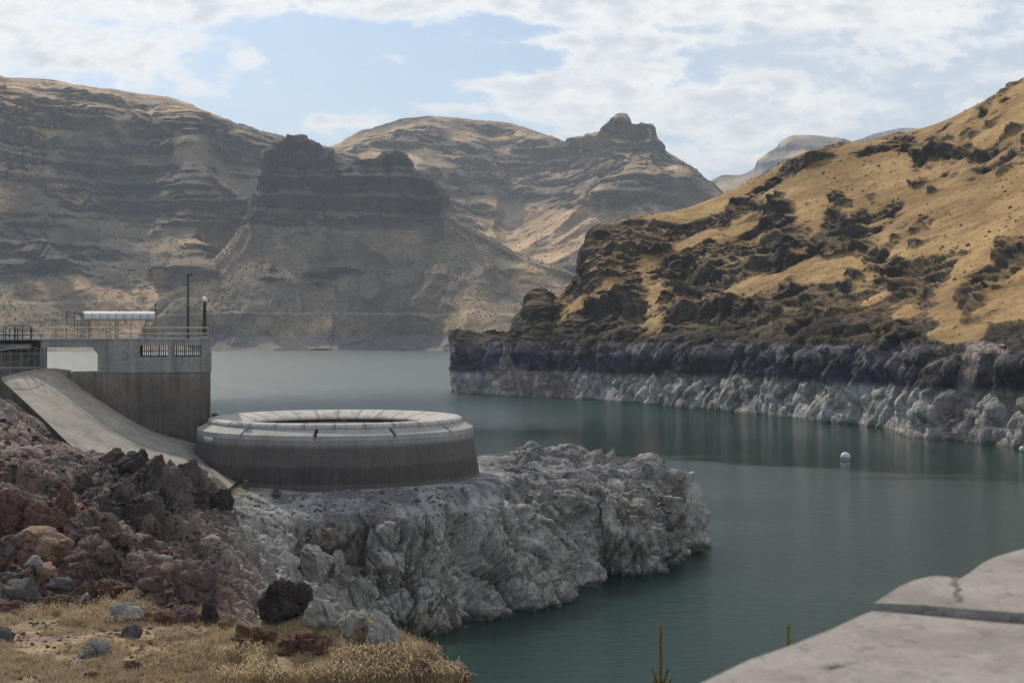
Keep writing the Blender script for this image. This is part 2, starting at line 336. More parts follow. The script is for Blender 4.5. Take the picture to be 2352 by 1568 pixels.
# ================================================================== FAR MOUNTAINS
TAN, TAN2, BAS, BAS2, GREY, DIRT = C(.50, .325, .17), C(.19, .138, .09), C(.034, .029, .030), C(.075, .060, .053), C(.17, .15, .13), C(.42, .31, .21)
MM = terrain_mat('mountain_ground', 9, 2.2, .48, cr=.9)
SURF = {}
def column(u, rows, du=0): return rows
def mountain(name, ctrl, nr, nc, lam, amp, zlo, zhi, gullies, rough, seed, tanmix, crestline, road=None, shore=False, smoothfn=None, cliffs=()):
    P = patch(ctrl, nr, nc); N = gnormals(P); p = P.reshape(-1, 3).astype(np.float32); n = N.reshape(-1, 3).astype(np.float32)
    t = np.repeat(np.linspace(0, 1, nr), nc).astype(np.float32)
    u, v = proj(p)
    off = seed * 31.7
    q = p + off
    nh = n.copy(); nh[:, 2] = 0; nh /= np.linalg.norm(nh, axis=1, keepdims=True) + 1e-6
    tc_ = -p * [1, 1, 0]; tc_ /= np.linalg.norm(tc_, axis=1, keepdims=True); nh = .35 * nh + .65 * tc_; nh /= np.linalg.norm(nh, axis=1, keepdims=True); nh = nh.astype(np.float32)
    fade = sst(0, .04, t) 
    cu = np.arange(crestline[0][0], crestline[0][-1], 7.0); cv = np.interp(cu, *crestline); ed = np.full(len(u), 99., np.float32)
    nearc = np.abs(v - np.interp(u, *crestline)) < 90; un, vn_ = u[nearc], v[nearc]; dm = np.full(len(un), 99., np.float32)
    for a_, b_, a2, b2 in zip(cu[:-1], cv[:-1], cu[1:], cv[1:]):
        L2 = (a2 - a_) ** 2 + (b2 - b_) ** 2; tt = np.clip(((un - a_) * (a2 - a_) + (vn_ - b_) * (b2 - b_)) / L2, 0, 1); dm = np.minimum(dm, np.hypot(un - a_ - tt * (a2 - a_), vn_ - b_ - tt * (b2 - b_)))
    ed[nearc] = dm; edge = sst(2, 26, ed) * .9 + .10
    # gullies and spurs running down the slope
    g = ridged(q, gullies, 5, .5, (1, .6, .35)) - .45
    d = g * rough * edge * fade
    # strata: cliff bands and benches
    zz = p[:, 2] + fbm(q, 420, 2) * 12 + p[:, 0] * .012 + fbm(q, 30, 3) * 1.5
    br = sst(-.12, .32, fbm(q, 190, 5, sc=(1, 1, 1.8))) * sst(zlo - 25, zlo + 25, p[:, 2]) * (1 - sst(zhi - 30, zhi + 30, p[:, 2]))
    if smoothfn is not None: br = br * smoothfn(u, v)
    cf = 0 * u
    for cx_, cy_, rx_, ry_ in cliffs: cf = np.maximum(cf, np.exp(-(((u - cx_) / rx_) ** 2 + ((v - cy_) / ry_) ** 2)) * 1.6)
    cf = np.clip(cf + fbm(q, 70, 4, sc=(1, 1, 1.6)) * .45 * (cf > .05), 0, 1); br = np.maximum(br, cf)
    ph = (zz / lam) % 1.0; ph2 = (zz / (lam * .43) + .3) % 1.0
    saw = np.where(ph < .45, ph / .45, 1 - (ph - .45) / .55); saw2 = np.where(ph2 < .5, ph2 / .5, 1 - (ph2 - .5) / .5)
    d = d + ((saw - .5) * amp + (saw2 - .5) * amp * .4) * br * (.35 + .65 * edge)
    w_ = q + np.stack([fbm(q + 50, 60, 3), fbm(q + 90, 60, 3), fbm(q + 170, 60, 3)], 1) * 10
    fa, ea = facets(w_, 48, (1, 1, .55)); fb, eb = facets(w_, 17, (1, 1, .7))
    d = d + (fa * amp * .5 + fb * amp * .25 - (1 - sst(0, .10, ea)) * amp * .25) * br * (.3 + .7 * edge)
    d = d + (ridged(q, 75, 5, .55, (1, .5, .10)) - .42) * amp * 1.3 * br * edge
    d = d + fbm(q, 60, 4) * rough * .10 * fade + (ridged(q, 34, 4, .6, (1, 1, .5)) - .5) * amp * .42 * br
    p2 = p + nh * d[:, None]
    p2[:, 2] += fbm(q, 25, 3) * 1.6 * fade + (ridged(q, 26, 4, .6) - .42) * 13 * cf * (1 - sst(.2, .9, edge))
    if shore: p2[:, 2] = np.where(p[:, 2] < 3, np.minimum(p2[:, 2], p[:, 2] + 1.0), p2[:, 2])
    P2 = p2.reshape(nr, nc, 3); nn = gnormals(P2).reshape(-1, 3); up = np.abs(nn[:, 2])
    n1 = fbm(q, 130, 5); n2 = fbm(q, 18, 4)
    steep = 1 - sst(.50, .70, up + n2 * .10)
    grd = lerp3(np.tile(TAN2, (len(p), 1)), np.tile(TAN, (len(p), 1)), sst(-.5, .5, n1 + tanmix(u, v, p)))
    streak = fbm(q, 34, 4, sc=(1, .25, .10)); grd *= (1 + .42 * streak)[:, None]; grd = lerp3(grd, np.tile(C(.15, .13, .095), (len(p), 1)), sst(.1, .7, fbm(q + 400, 70, 5, .6, (1, .3, .22))) * .6)
    rock = lerp3(np.tile(BAS, (len(p), 1)), np.tile(BAS2, (len(p), 1)), sst(-.5, .6, n2))
    m_ = np.clip(steep * 1.2, 0, 1) * np.clip(.3 + br * 1.5, 0, 1)
    # dark basalt rubble under the cliffs
    rub = sst(.05, .5, fbm(q, 90, 5, sc=(1, 1, .6)) + br * .5 - .15) * .6
    m_ = np.clip(m_ + rub * (1 - m_), 0, 1); m_ = np.maximum(m_, cf * (.35 + .65 * sst(-.1, .35, .80 - up + n2 * .15)))
    c = lerp3(grd, rock, m_)
    if road is not None:
        for zr, w, rc in road:
            k = 1 - sst(w * .5, w, np.abs(p[:, 2] - zr - fbm(q, 500, 2) * 6)); c = lerp3(c, np.tile(C(*rc), (len(p), 1)), k * .75)
    if shore:
        k = 1 - sst(15, 19, p2[:, 2] + n2 * 2); band = .5 + .5 * np.sin(p2[:, 2] * 2.4 + n1); bc = lerp3(np.tile(C(.17, .15, .145), (len(p), 1)), np.tile(C(.25, .205, .165), (len(p), 1)), sst(-.3, .3, n1) * .8 + band * .2)
        c = lerp3(c, bc, k * .85)
    o = npmesh(name, p2, gridfaces(nr, nc), MM, col=np.clip(c, .01, .9), alpha=m_); tag(o, kind='structure')
    SURF[name] = (P2, up.reshape(nr, nc), m_.reshape(nr, nc)); return o

def mk(us, rows):
    """rows: list of per-column lists (v,Y) or ('z',z,Y) given as callables/arrays"""
    ctrl = []
    for r in rows:
        line = []
        for u, e in zip(us, r):
            line.append(PZ(u, e[2], e[1]) if e[0] == 'z' else PP(u, e[0], e[1]))
        ctrl.append(line)
    return ctrl

# far right pale butte
us = [1480, 1560, 1630, 1660, 1700, 1733, 1740, 1785, 1795, 1830, 1920, 1960, 2020, 2090, 2200, 2350]
cr = [470, 440, 416, 402, 402, 388, 370, 338, 324, 311, 317, 325, 305, 294, 305, 330]
yb = [5200] * 11 + [5500, 6500, 7500, 7500, 7500]
rows = [[(620, y - 1300) for y in yb], [(540, y - 900) for y in yb], [(c + (50 if 1733 <= u < 1960 else 30), y - 330) for u, c, y in zip(us, cr, yb)], [(c + 3, y - 120) for c, y in zip(cr, yb)], [(c, y) for c, y in zip(cr, yb)], [(c + 8, y + 900) for c, y in zip(cr, yb)]]
mountain('distant_hill', mk(us, rows), 200, 460, 60, 30, 250, 900, 500, 60, 4, lambda u, v, p: .1 + 0 * u, crestline=(us, cr))

# middle mountain: dome, V-shaped valley, pointed butte
us = [600, 700, 750, 850, 960, 1060, 1120, 1165, 1200, 1240, 1290, 1350, 1385, 1397, 1408, 1425, 1441, 1449, 1488, 1500, 1512, 1526, 1590, 1655, 1720, 1800]
cr = [345, 332, 335, 296, 268, 273, 279, 284, 292, 305, 322, 310, 299, 284, 268, 261, 267, 286, 287, 299, 334, 350, 388, 440, 480, 520]
def iy(us_, pts): return [float(np.interp(u, [a for a, _ in pts], [b for _, b in pts])) for u in us_]
Y7 = iy(us, [(600, 2050), (1165, 2150), (1350, 2120), (1800, 2120)])
Y6 = iy(us, [(600, 2250), (960, 2300), (1060, 2380), (1150, 2440), (1180, 2430), (1350, 2250), (1800, 2280)])
Y5 = iy(us, [(600, 2450), (960, 2460), (1060, 2600), (1165, 2800), (1230, 2640), (1350, 2420), (1450, 2360), (1800, 2420)])
Y4 = iy(us, [(600, 2700), (850, 2650), (960, 2700), (1060, 2900), (1165, 3050), (1240, 3000), (1290, 2850), (1390, 2600), (1450, 2520), (1600, 2560), (1800, 2620)])
YC = iy(us, [(600, 3100), (960, 3300), (1165, 3350), (1290, 3150), (1390, 2820), (1500, 2720), (1800, 2760)])
rows = [[(735, y) for y in Y7], [(610, y) for y in Y6], [(min(505, 505) if c < 480 else c + 25, y) for c, y in zip(cr, Y5)],
        [((400 if c < 372 else c + 14), y) for c, y in zip(cr, Y4)], [(c + (14 if 1385 < u < 1500 else 8), y - 40) for u, c, y in zip(us, cr, YC)], [(c, y) for c, y in zip(cr, YC)], [(c + 3, y + 60) for c, y in zip(cr, YC)], [(c + 60, y + 700) for c, y in zip(cr, YC)]]
def sm3(u, v):
    a = np.exp(-(((u - 1240) / 90) ** 2 + ((v - 500) / 90) ** 2)); b = sst(500, 560, v); return 1 - np.clip(a * 1.3 + b, 0, 1) * .95
mountain('middle_mountain', mk(us, rows), 620, 1000, 40, 24, 190, 900, 300, 165, 2, lambda u, v, p: .45 + .5 * np.exp(-(((u - 1250) / 160) ** 2 + ((v - 560) / 70) ** 2)) + .3 * (1 - sst(280, 340, v)) , crestline=(us, cr), smoothfn=sm3, cliffs=[(1440, 300, 60, 30), (1450, 345, 80, 30), (1400, 385, 110, 16), (1430, 420, 120, 14), (900, 330, 60, 10), (1120, 332, 110, 8), (1200, 345, 60, 10), (1150, 375, 80, 10), (1190, 415, 110, 14), (1330, 460, 60, 14), (1080, 460, 30, 50), (1250, 450, 60, 12), (1420, 460, 90, 18)])

# left massif
us = [-420, -250, -60, 0, 8, 40, 120, 220, 330, 400, 450, 560, 650, 760, 900]
cr = [120, 150, 165, 172, 176, 178, 185, 201, 219, 229, 247, 291, 315, 340, 380]
Yb = iy(us, [(-420, 1350), (0, 1480), (220, 1560), (450, 1600), (560, 1700), (900, 1800)])
off = iy(us, [(-420, -200), (0, -90), (150, -60), (220, 0), (330, 60), (450, 40), (560, 190), (650, 220), (900, 260)])
rows = [[('z', -10, y - 30) for y in Yb], [('z', 0, y) for y in Yb], [('z', 14, y + 50) for y in Yb], [(690, y + 150) for y in Yb]]
rows += [[(605, 1820 + o) for o in off], [(500, 1960 + o) for o in off], [(400 if c < 330 else c + 40, 2080 + o) for c, o in zip(cr, off)],
         [((235 if u < 60 else 262 if u < 230 else max(c + 22, 295)), 2200 + o) for u, c, o in zip(us, cr, off)], [(c + 1, 2850) for c in cr], [(c, 2930) for c in cr], [(c + 25, 3500) for c in cr]]
def sm1(u, v): return 1 - np.clip(sst(600, 650, v), 0, 1) * .9
mountain('left_mountain', mk(us, rows), 700, 900, 36, 27, 85, 380, 260, 150, 1, lambda u, v, p: -.15 + 1.2 * (1 - sst(240, 300, v)) + .3 * sst(700, 760, v), road=[(58, 2.4, (.42, .33, .24))], shore=True, smoothfn=sm1, crestline=(us, cr), cliffs=[(100, 255, 150, 36), (20, 330, 120, 60), (190, 375, 60, 40), (430, 292, 110, 16), (360, 330, 60, 30), (570, 335, 70, 28), (350, 400, 130, 14), (90, 585, 150, 36), (60, 540, 90, 30), (450, 470, 160, 8), (280, 495, 220, 8), (480, 505, 160, 12), (200, 232, 40, 5), (300, 252, 50, 7), (250, 440, 160, 8)])

# centre butte spur with its talus
us = [330, 430, 520, 575, 598, 606, 626, 648, 660, 696, 706, 730, 742, 764, 772, 860, 885, 925, 950, 962, 1000, 1018, 1030, 1090, 1150, 1230, 1310, 1400, 1500]
cr = [745, 650, 566, 480, 408, 350, 334, 326, 316, 317, 325, 330, 344, 350, 378, 372, 352, 356, 378, 400, 424, 445, 488, 528, 562, 598, 626, 665, 700]
YC = iy(us, [(330, 1700), (520, 1850), (598, 1900), (960, 1900), (1030, 1880), (1310, 1800), (1500, 1780)])
Ys = iy(us, [(330, 1640), (600, 1600), (760, 1690), (900, 1650), (1100, 1560), (1500, 1560)])
base = [max(c + 20, 500 if u > 590 else c + 20) if u < 1025 else c + 30 for u, c in zip(us, cr)]
rows = [[('z', -10, y - 30) for y in Ys], [('z', 0, y) for y in Ys], [('z', 13, y + 40) for y in Ys],
        [(float(np.interp(u, [330, 430, 600, 1000, 1310, 1500], [800, 755, 672, 672, 720, 760])), (y * .6 + yc * .4)) for u, y, yc in zip(us, Ys, YC)],
        [(b + 0, yc - 45) for b, yc in zip(base, YC)], [((b + c) / 2, yc - 22) for b, c, yc in zip(base, cr, YC)], [(c + 2, yc - 5) for c, yc in zip(cr, YC)], [(c, yc + 25) for c, yc in zip(cr, YC)],
        [(c + 25, yc + 120) for c, yc in zip(cr, YC)], [('z', 60, yc + 420) for yc in YC]]
def sm2(u, v): return (1 - sst(480, 540, v + 30 * (u > 1000)) * .97)
mountain('centre_butte', mk(us, rows), 660, 1000, 30, 24, 110, 420, 150, 85, 3, lambda u, v, p: -.35 + .2 * sst(560, 640, v) + .25 * np.exp(-((v - 740) / 30) ** 2), road=[(44, 2.0, (.34, .28, .22)), (60, 1.6, (.15, .12, .10))], shore=True, smoothfn=sm2, crestline=(us, cr), cliffs=[(690, 400, 100, 80), (640, 470, 60, 40), (800, 450, 100, 40), (870, 425, 100, 60), (955, 440, 56, 46), (1000, 460, 30, 30), (620, 630, 24, 16), (730, 640, 30, 12), (780, 620, 40, 8)])

# ================================================================== RIGHT HILL
RM = terrain_mat('crag_and_dry_grass', 2.4, .7, .40, zc=.5)
def right_hill():
    D = [(1045, 903, 760, 486), (1058, 905, 757, 484), (1110, 907, 765, 482), (1165, 910, 768, 476), (1185, 910, 732, 480), (1205, 911, 715, 482), (1222, 911, 672, 484), (1250, 912, 664, 486),
         (1268, 912, 690, 487), (1290, 913, 676, 488), (1320, 915, 632, 492), (1350, 917, 562, 496), (1370, 918, 525, 500), (1400, 921, 514, 504), (1490, 928, 494, 515), (1560, 935, 482, 522), (1640, 942, 456, 530), (1740, 951, 407, 530), (1850, 964, 354, 522),
         (1900, 970, 339, 517), (1980, 977, 325, 512), (2040, 988, 313, 508), (2100, 1003, 300, 504), (2170, 1010, 277, 498), (2250, 1017, 237, 490), (2352, 1030, 179, 480), (2500, 1050, 110, 470), (2750, 1080, 0, 460), (3100, 1100, -120, 450)]
    cols = []
    for u, w, c, yc in D:
        yw = CZ * F / (w - HV); y8 = yw + 5; y17 = yw + 10
        if u < 1110: y8, y17 = yw + 2, yw + 3
        k = min(1, max(0, (u - 1165) / 250.0))
        v17 = HV - (17 - CZ) / y17 * F
        def M(f, g):
            return PP(u, v17 + (c - v17) * f, y17 + (yc - y17) * g)
        if u <= 1165: m1, m2, m3 = M(.3, .3), M(.6, .6), M(.85, .85)
        else: m1, m2, m3 = M(.28, .24), M(.55, .52), M(.80, .76)
        cr_ = PP(u, c, yc)
        cols.append([PZ(u, yw - 4, -8), PZ(u, yw, 0), PZ(u, y8, 8), PZ(u, y17, 17), m1, m2, m3, cr_, (cr_[0] + 6, yc + 30, cr_[2] - (4 if u > 1165 else 6)), (cr_[0] + 60, yc + 200, -5 if u < 1500 else cr_[2] * .4)])
    # wrap round the tip of the headland
    tip = [[(x + 30, y + 46, z) for x, y, z in cols[0]], [(x + 6, y + 28, z) for x, y, z in cols[0]], [(x - 1.5, y + 12, z) for x, y, z in cols[0]]]
    cols = tip + cols
    ctrl = [[c[r] for c in cols] for r in range(10)]
    nr, nc = 640, 1150
    P = patch(ctrl, nr, nc); N = gnormals(P); p = P.reshape(-1, 3).astype(np.float32); n = N.reshape(-1, 3).astype(np.float32)
    u, v = proj(p); z = p[:, 2]
    def CREST(p): return np.abs(p[:, 1] - np.interp(p[:, 0], [c[7][0] for c in cols[3:]], [c[7][1] for c in cols[3:]]))
    def el(cx, cy, rx, ry, rot=0):
        c_, s_ = math.cos(R(rot)), math.sin(R(rot)); a = (u - cx) * c_ - (v - cy) * s_; b = (u - cx) * s_ + (v - cy) * c_
        return np.exp(-((a / rx) ** 2 + (b / ry) ** 2))
    Lv = np.interp(u, [1000, 1350, 1500, 1560, 1650, 1760, 1850, 1950, 2050, 2120, 2200, 2352, 2500], [740, 520, 515, 560, 575, 610, 640, 650, 700, 745, 790, 780, 800])
    base = sst(-60, 60, v - Lv) * 1.25
    rk = base
    for a in [(1600, 515, 60, 22, 25), (1690, 480, 50, 20, 35), (1790, 410, 120, 15, 30), (1860, 372, 100, 14, 28), (1790, 490, 34, 28, 30), (1745, 560, 85, 50, 10), (1810, 545, 30, 60), (1925, 450, 26, 18), (1990, 345, 130, 12, 12), (1905, 500, 30, 25),
              (1965, 510, 60, 26, 40), (2040, 480, 26, 14, 35), (1925, 570, 50, 44, 20), (2070, 332, 27, 17, 10), (2115, 372, 18, 14), (2170, 350, 70, 12), (2000, 590, 30, 20), (2100, 560, 14, 12), (2130, 600, 60, 26, 35), (2060, 640, 70, 40, 20), (2160, 635, 40, 20, 40),
              (2340, 580, 40, 40, 30), (2280, 640, 60, 24, 35), (2230, 690, 36, 70, -20), (2120, 700, 30, 60, -15), (2330, 190, 26, 8, 35), (2140, 440, 20, 6, 20), (2110, 420, 22, 7, 20), (1890, 560, 20, 40), (2330, 800, 50, 60)]:
        rk = rk + el(*a) * 1.05
    for a in [(1505, 700, 42, 80, -6), (1530, 590, 56, 20, 30), (1310, 700, 45, 22, 20), (1400, 650, 30, 12, 20), (1600, 545, 50, 10, 30), (1690, 530, 34, 14, 30), (1640, 480, 60, 9, 24), (1540, 490, 40, 10, 15), (1720, 670, 24, 10, 20), (1700, 665, 60, 22, 20), (1760, 650, 40, 16, 20), (1870, 620, 26, 26), (2010, 690, 40, 14, 20), (2080, 720, 50, 16), (2180, 720, 20, 50), (1150, 765, 24, 6), (1880, 520, 18, 50), (2200, 770, 60, 12)]:
        rk = rk - el(*a) * 1.1
    nA = fbm(p, 26, 6, .58, (1, 1, .8)); nB = fbm(p, 7, 4, .6)
    sl_ = (ridged(p, 18, 4, .55, (.8, 1, .45)) - .42)
    rk = rk + nA * .62 + nB * .50 + sl_ * .8 + .12
    low = 1 - sst(15, 20, z + nB * 2)          # everything under the old waterline is bare rock
    talus = np.clip(el(1230, 885, 95, 30, -12) * 1.4 + el(1160, 830, 20, 30) * .6 + el(2225, 850, 22, 60, -15) * 1.2 + el(2190, 965, 36, 40, -20) * 1.1 + el(2270, 800, 60, 18, -10) * .8, 0, 1.2)
    rk = np.maximum(rk, low * 1.2); M = sst(.42, .62, rk); T = sst(.35, .65, talus + nB * .12 + nA * .1)
    rough = sst(.30, .95, rk) * (1 - T * .8) * (.38 + .62 * sst(2, 26, CREST(p)))
    crest = 1 - sst(.0, 12, p[:, 1] - np.interp(p[:, 0], [c[7][0] for c in cols[3:]], [c[7][1] for c in cols[3:]])) * .5
    # crag displacement: vertical ribs, chiselled blocks, fine breakage
    w = p + np.stack([fbm(p + 50, 12, 3), fbm(p + 90, 12, 3), fbm(p + 170, 12, 3)], 1) * 3.0
    w = p + (w - p) * .6; mq = (rough > .02) | (T > .02); f1, e1 = facets(w, 13, (1, 1, .7), mask=mq); f2, e2 = facets(w, 5.5, (1, 1, .7), mask=mq); f3, e3 = facets(w, 2.4, (1, 1, .8), mask=mq)
    r1 = ridged(w, 20, 5, .55, (1, 1, .22)) - .4
    r5 = ridged(p + .5 * (w - p), 7, 5, .55, (1, 1, .16)) - .4
    hi = sst(18, 30, z)
    zw = z + nA * 5 + fbm(p, 60, 2) * 8; q1 = (zw / 19) % 1.0; q2 = (zw / 8.3 + .37) % 1.0
    saw = np.where(q1 < .42, q1 / .42, 1 - (q1 - .42) / .58) - .5; saw2 = np.where(q2 < .45, q2 / .45, 1 - (q2 - .45) / .55) - .5
    ra = ridged(w, 15, 4, .5, (1, 1, .42)) - .4; rb_ = ridged(w + 40, 6.5, 4, .55, (1, 1, .38)) - .4
    d = rough * hi * (saw * 7.5 * sst(-.5, .3, nA + .25) + saw2 * 3.0 + ra * 7.5 + rb_ * 4.2 + f1 * 1.3 + f2 * .9 + f3 * .6)
    d = d + rough * (1 - hi) * (f1 * 2.3 + r1 * 1.4 + f2 * 2.2 + f3 * 1.1 + r5 * .5)
    d = d - rough * (.6 * (1 - sst(0, .06, e1)) + .4 * (1 - sst(0, .08, e2)))
    d = d + M * hi * .3
    d = d + (1 - M) * (fbm(p, 30, 3) * 1.2 + fbm(p, 3, 3, .6) * .16) + T * (f3 * .35 + fbm(p, 5, 4) * .4)
    keep = sst(-3, 0, z)
    lowk = sst(-1, 6, z); d = d * (.45 + .55 * lowk) * keep
    dirn = n * np.array([1, 1, .45], np.float32)
    p2 = p + dirn * d[:, None]
    P2 = p2.reshape(nr, nc, 3); nn = gnormals(P2).reshape(-1, 3); up = np.abs(nn[:, 2]); z2 = p2[:, 2]
    # colours
    n2 = fbm(p, 9, 4); n3 = fbm(p, 1.8, 3, .6); K = len(p)
    def t_(c): return np.tile(C(*c), (K, 1))
    wv = fbm(p, 12, 5, .6, (.25, 1, 1.8))
    gr = lerp3(t_((.31, .188, .075)), t_((.46, .295, .125)), sst(-.6, .6, n2 * .5 + wv)); gr = lerp3(gr, t_((.17, .12, .07)), sst(.0, .6, nA * .7 + n3 * .6 - .1 - (1 - base) * .1) * .75)
    gr *= (1 + .16 * n3 + .14 * fbm(p, 4.5, 4, .6, (.5, 1, 1.6)))[:, None]
    ro = lerp3(t_((.046, .036, .030)), t_((.115, .088, .066)), sst(-.5, .7, n2 + n3 * .6)); ro = lerp3(ro, t_((.17, .14, .045)), sst(.38, .7, fbm(p + 300, 14, 4)) * .5)
    ledge = sst(.68, .86, up + n3 * .12 + n2 * .06) * hi
    m2 = np.clip(np.maximum(M * (1 - ledge * (.85 - .5 * sst(.8, 1.5, rk))), .8 * M * sst(.25, .6, nB)), 0, 1); c = lerp3(gr, ro, m2)
    strk = fbm(p, 3.0, 4, .6, (1, 1, .12))
    white = lerp3(t_((.26, .24, .215)), t_((.53, .495, .445)), sst(-.7, .7, n2 * .5 + n3 * .4 + strk * .5)); dark = lerp3(t_((.045, .042, .062)), t_((.088, .080, .105)), sst(-.5, .5, n3 + strk * .6)); grey = lerp3(t_((.12, .108, .112)), t_((.25, .228, .228)), sst(-.5, .6, n2 + strk * .7))
    zj = z2 + n2 * .45 + strk * .45 + nA * .3
    zr = np.interp(u, [1100, 2100, 2352], [7.3, 9.2, 9.6])
    lowc = lerp3(white, dark, sst(-1.0, 1.0, zj - zr)); lowc = lerp3(lowc, grey, sst(12.6, 14.6, zj)); lowc = lerp3(lowc, ro * 1.1, sst(-.1, .5, fbm(p + 500, 16, 4)) * sst(9, 13, z2) * .45); lowc = lerp3(lowc, t_((.26, .24, .25)), np.exp(-((zj - 17.0) / .35) ** 2) * .5)
    lowc = lerp3(lowc, t_((.10, .085, .07)), (1 - sst(.15, .7, z2 + n3 * .1)) * .7)
    c = lerp3(c, lowc, 1 - sst(16.6, 17.9, z2 + n3 * .4 + strk * .4))
    tc_ = lerp3(t_((.20, .15, .13)), t_((.38, .31, .275)), sst(-.5, .5, n3 + f3 * .5)); c = lerp3(c, tc_, T * (.35 + .55 * sst(0, 5, np.abs(z2 - 10) + 2)))
    o = npmesh('right_hillside', p2, gridfaces(nr, nc), RM, col=np.clip(c, .01, .9), alpha=np.maximum(np.maximum(m2, 1 - sst(17, 17.5, z2)), T * .9)); tag(o, kind='structure')
    SURF['right'] = (P2, up.reshape(nr, nc), m2.reshape(nr, nc))
    SURF['right_T'] = T.reshape(nr, nc)
right_hill()

# ================================================================== NEAR GROUND (slope, gully, rock headland of the spillway)
CP = [PP(*a) for a in [(-300, 1568, 33), (-100, 1568, 33), (200, 1568, 33), (500, 1568, 33), (800, 1568, 33), (1000, 1568, 33.3), (1090, 1570, 33.8),
    (-100, 1480, 39), (200, 1480, 39), (500, 1480, 39.5), (700, 1480, 40), (0, 1400, 46), (200, 1400, 46), (400, 1420, 44.5), (530, 1445, 43), (620, 1450, 42.5), (700, 1455, 42), (850, 1505, 38.5), (1000, 1545, 35.5),
    (0, 1340, 52), (110, 1290, 57), (250, 1330, 53), (400, 1385, 48.5), (520, 1415, 46), (-150, 1300, 56), (0, 1200, 66), (150, 1185, 70), (300, 1250, 64), (430, 1320, 58), (490, 1385, 52),
    (0, 1080, 82), (-200, 1050, 85), (150, 1100, 82), (300, 1130, 80), (430, 1175, 78), (520, 1245, 76), (0, 1000, 93), (0, 935, 103), (-150, 900, 105), (90, 985, 98), (165, 1042, 95), (270, 1052, 92), (400, 1090, 92), (470, 1110, 93), (500, 1125, 97), (560, 1128, 102.5),
    (520, 1190, 92), (500, 1290, 75), (600, 1200, 96), (550, 1235, 92), (640, 1290, 89), (700, 1350, 87), (560, 1330, 78), (600, 1400, 70), (700, 1425, 70), (800, 1388, 88), (870, 1398, 88), (905, 1445, 90),
    (700, 1200, 98), (750, 1280, 97), (800, 1360, 95), (650, 1132, 103), (780, 1140, 102.5), (950, 1132, 103), (1090, 1105, 107), (620, 1155, 101), (700, 1175, 99.5), (900, 1182, 99.5), (1050, 1180, 103), (1150, 1180, 106),
    (900, 1300, 97), (1000, 1300, 99), (1100, 1280, 103), (1250, 1250, 109), (1400, 1220, 117), (1110, 1048, 130), (1225, 1042, 132), (1300, 1030, 135), (1400, 1055, 133), (1430, 1075, 131), (1490, 1058, 132), (1520, 1093, 131), (1550, 1102, 130), (1574, 1185, 128.5),
    (1150, 1100, 118), (1250, 1110, 120), (1300, 1150, 116), (1400, 1150, 119), (1440, 1130, 124), (1500, 1150, 124), (1555, 1200, 124), (520, 1115, 106), (400, 1150, 104)]]
CP += [WL(*a) for a in [(905, 1450), (1000, 1447), (1100, 1425), (1230, 1398), (1310, 1368), (1400, 1325), (1480, 1325), (1545, 1318), (1580, 1293)]]
CP += [PZ(*a) for a in [(650, 50, 6.5), (800, 45, 6), (950, 41, 5), (1100, 38, 6), (1150, 34, 8), (1300, 34, 1), (700, 62, 4), (850, 60, -2), (1000, 60, -6), (1200, 60, -8), (1000, 80, -6), (850, 76, 0), (930, 93, -1.5), (1000, 92, -2.5), (1230, 98, -3),
    (1400, 111, -3), (1560, 113, -4), (1620, 122, -4), (1640, 135, -5), (1700, 110, -8), (1225, 143, -.5), (1110, 142, 0), (1400, 142, -1), (1540, 139, -1.5), (1300, 160, -8), (775, 132, 6), (775, 145, -2), (300, 130, 5), (100, 130, 8), (100, 147, -3), (350, 142, -3), (775, 115, 8.4), (600, 110, 8.6), (300, 115, 9), (100, 115, 11),
    (-200, 125, 12), (-200, 150, -2), (1500, 20, 9), (1500, 40, -2), (1800, 20, 7), (2300, 20, 6), (1176, 12, 15.5), (1500, 12, 14.6), (1900, 12, 13.6), (2352, 12, 12), (1176, 3, 17.5), (0, 12, 14.5), (0, 22, 12.2), (500, 22, 12.0), (900, 22, 11.8), (0, 28, 12.5), (500, 28, 12.4), (700, 28, 12.3), (900, 28, 12.2), (1176, 24, 11), (2352, 50, -8), (1800, 60, -10), (1400, 80, -8), (1700, 150, -10), (1640, 125, -4), (1665, 128, -6), (1650, 131, -5), (1625, 126, -3), (1640, 118, -6)]]
CP = np.array(CP); cxy = CP[:, :2]
def tps(r2): return np.where(r2 > 1e-9, .5 * r2 * np.log(r2 + 1e-12), 0)
def tps_fit():
    n = len(CP); d2 = ((cxy[:, None] - cxy[None]) ** 2).sum(-1); A = np.zeros((n + 3, n + 3)); A[:n, :n] = tps(d2) + np.eye(n) * .3; A[:n, n] = 1; A[:n, n + 1:] = cxy; A[n, :n] = 1; A[n + 1:, :n] = cxy.T
    return np.linalg.solve(A, np.concatenate([CP[:, 2], np.zeros(3)]))
WT = tps_fit()
GX0, GX1, GY0, GY1, GS = -66, 40, 1, 170, .5
gx = np.arange(GX0, GX1 + GS, GS); gy = np.arange(GY0, GY1 + GS, GS)
def tps_eval(X, Y):
    r = np.full(X.shape, WT[-3]) + WT[-2] * X + WT[-1] * Y
    for (a, b), w in zip(cxy, WT): r += w * tps((X - a) ** 2 + (Y - b) ** 2)
    return r
ZT = tps_eval(*np.meshgrid(gx, gy))
_X, _Y = np.meshgrid(gx, gy); _r = np.hypot(_X + 14.2, _Y - 115); _cap = 8.65 + np.maximum(0, _r - 15.5) * .45; ZT = np.where((_X > -20) & (_Y > 94) & (_r < 24), np.minimum(ZT, _cap), ZT)
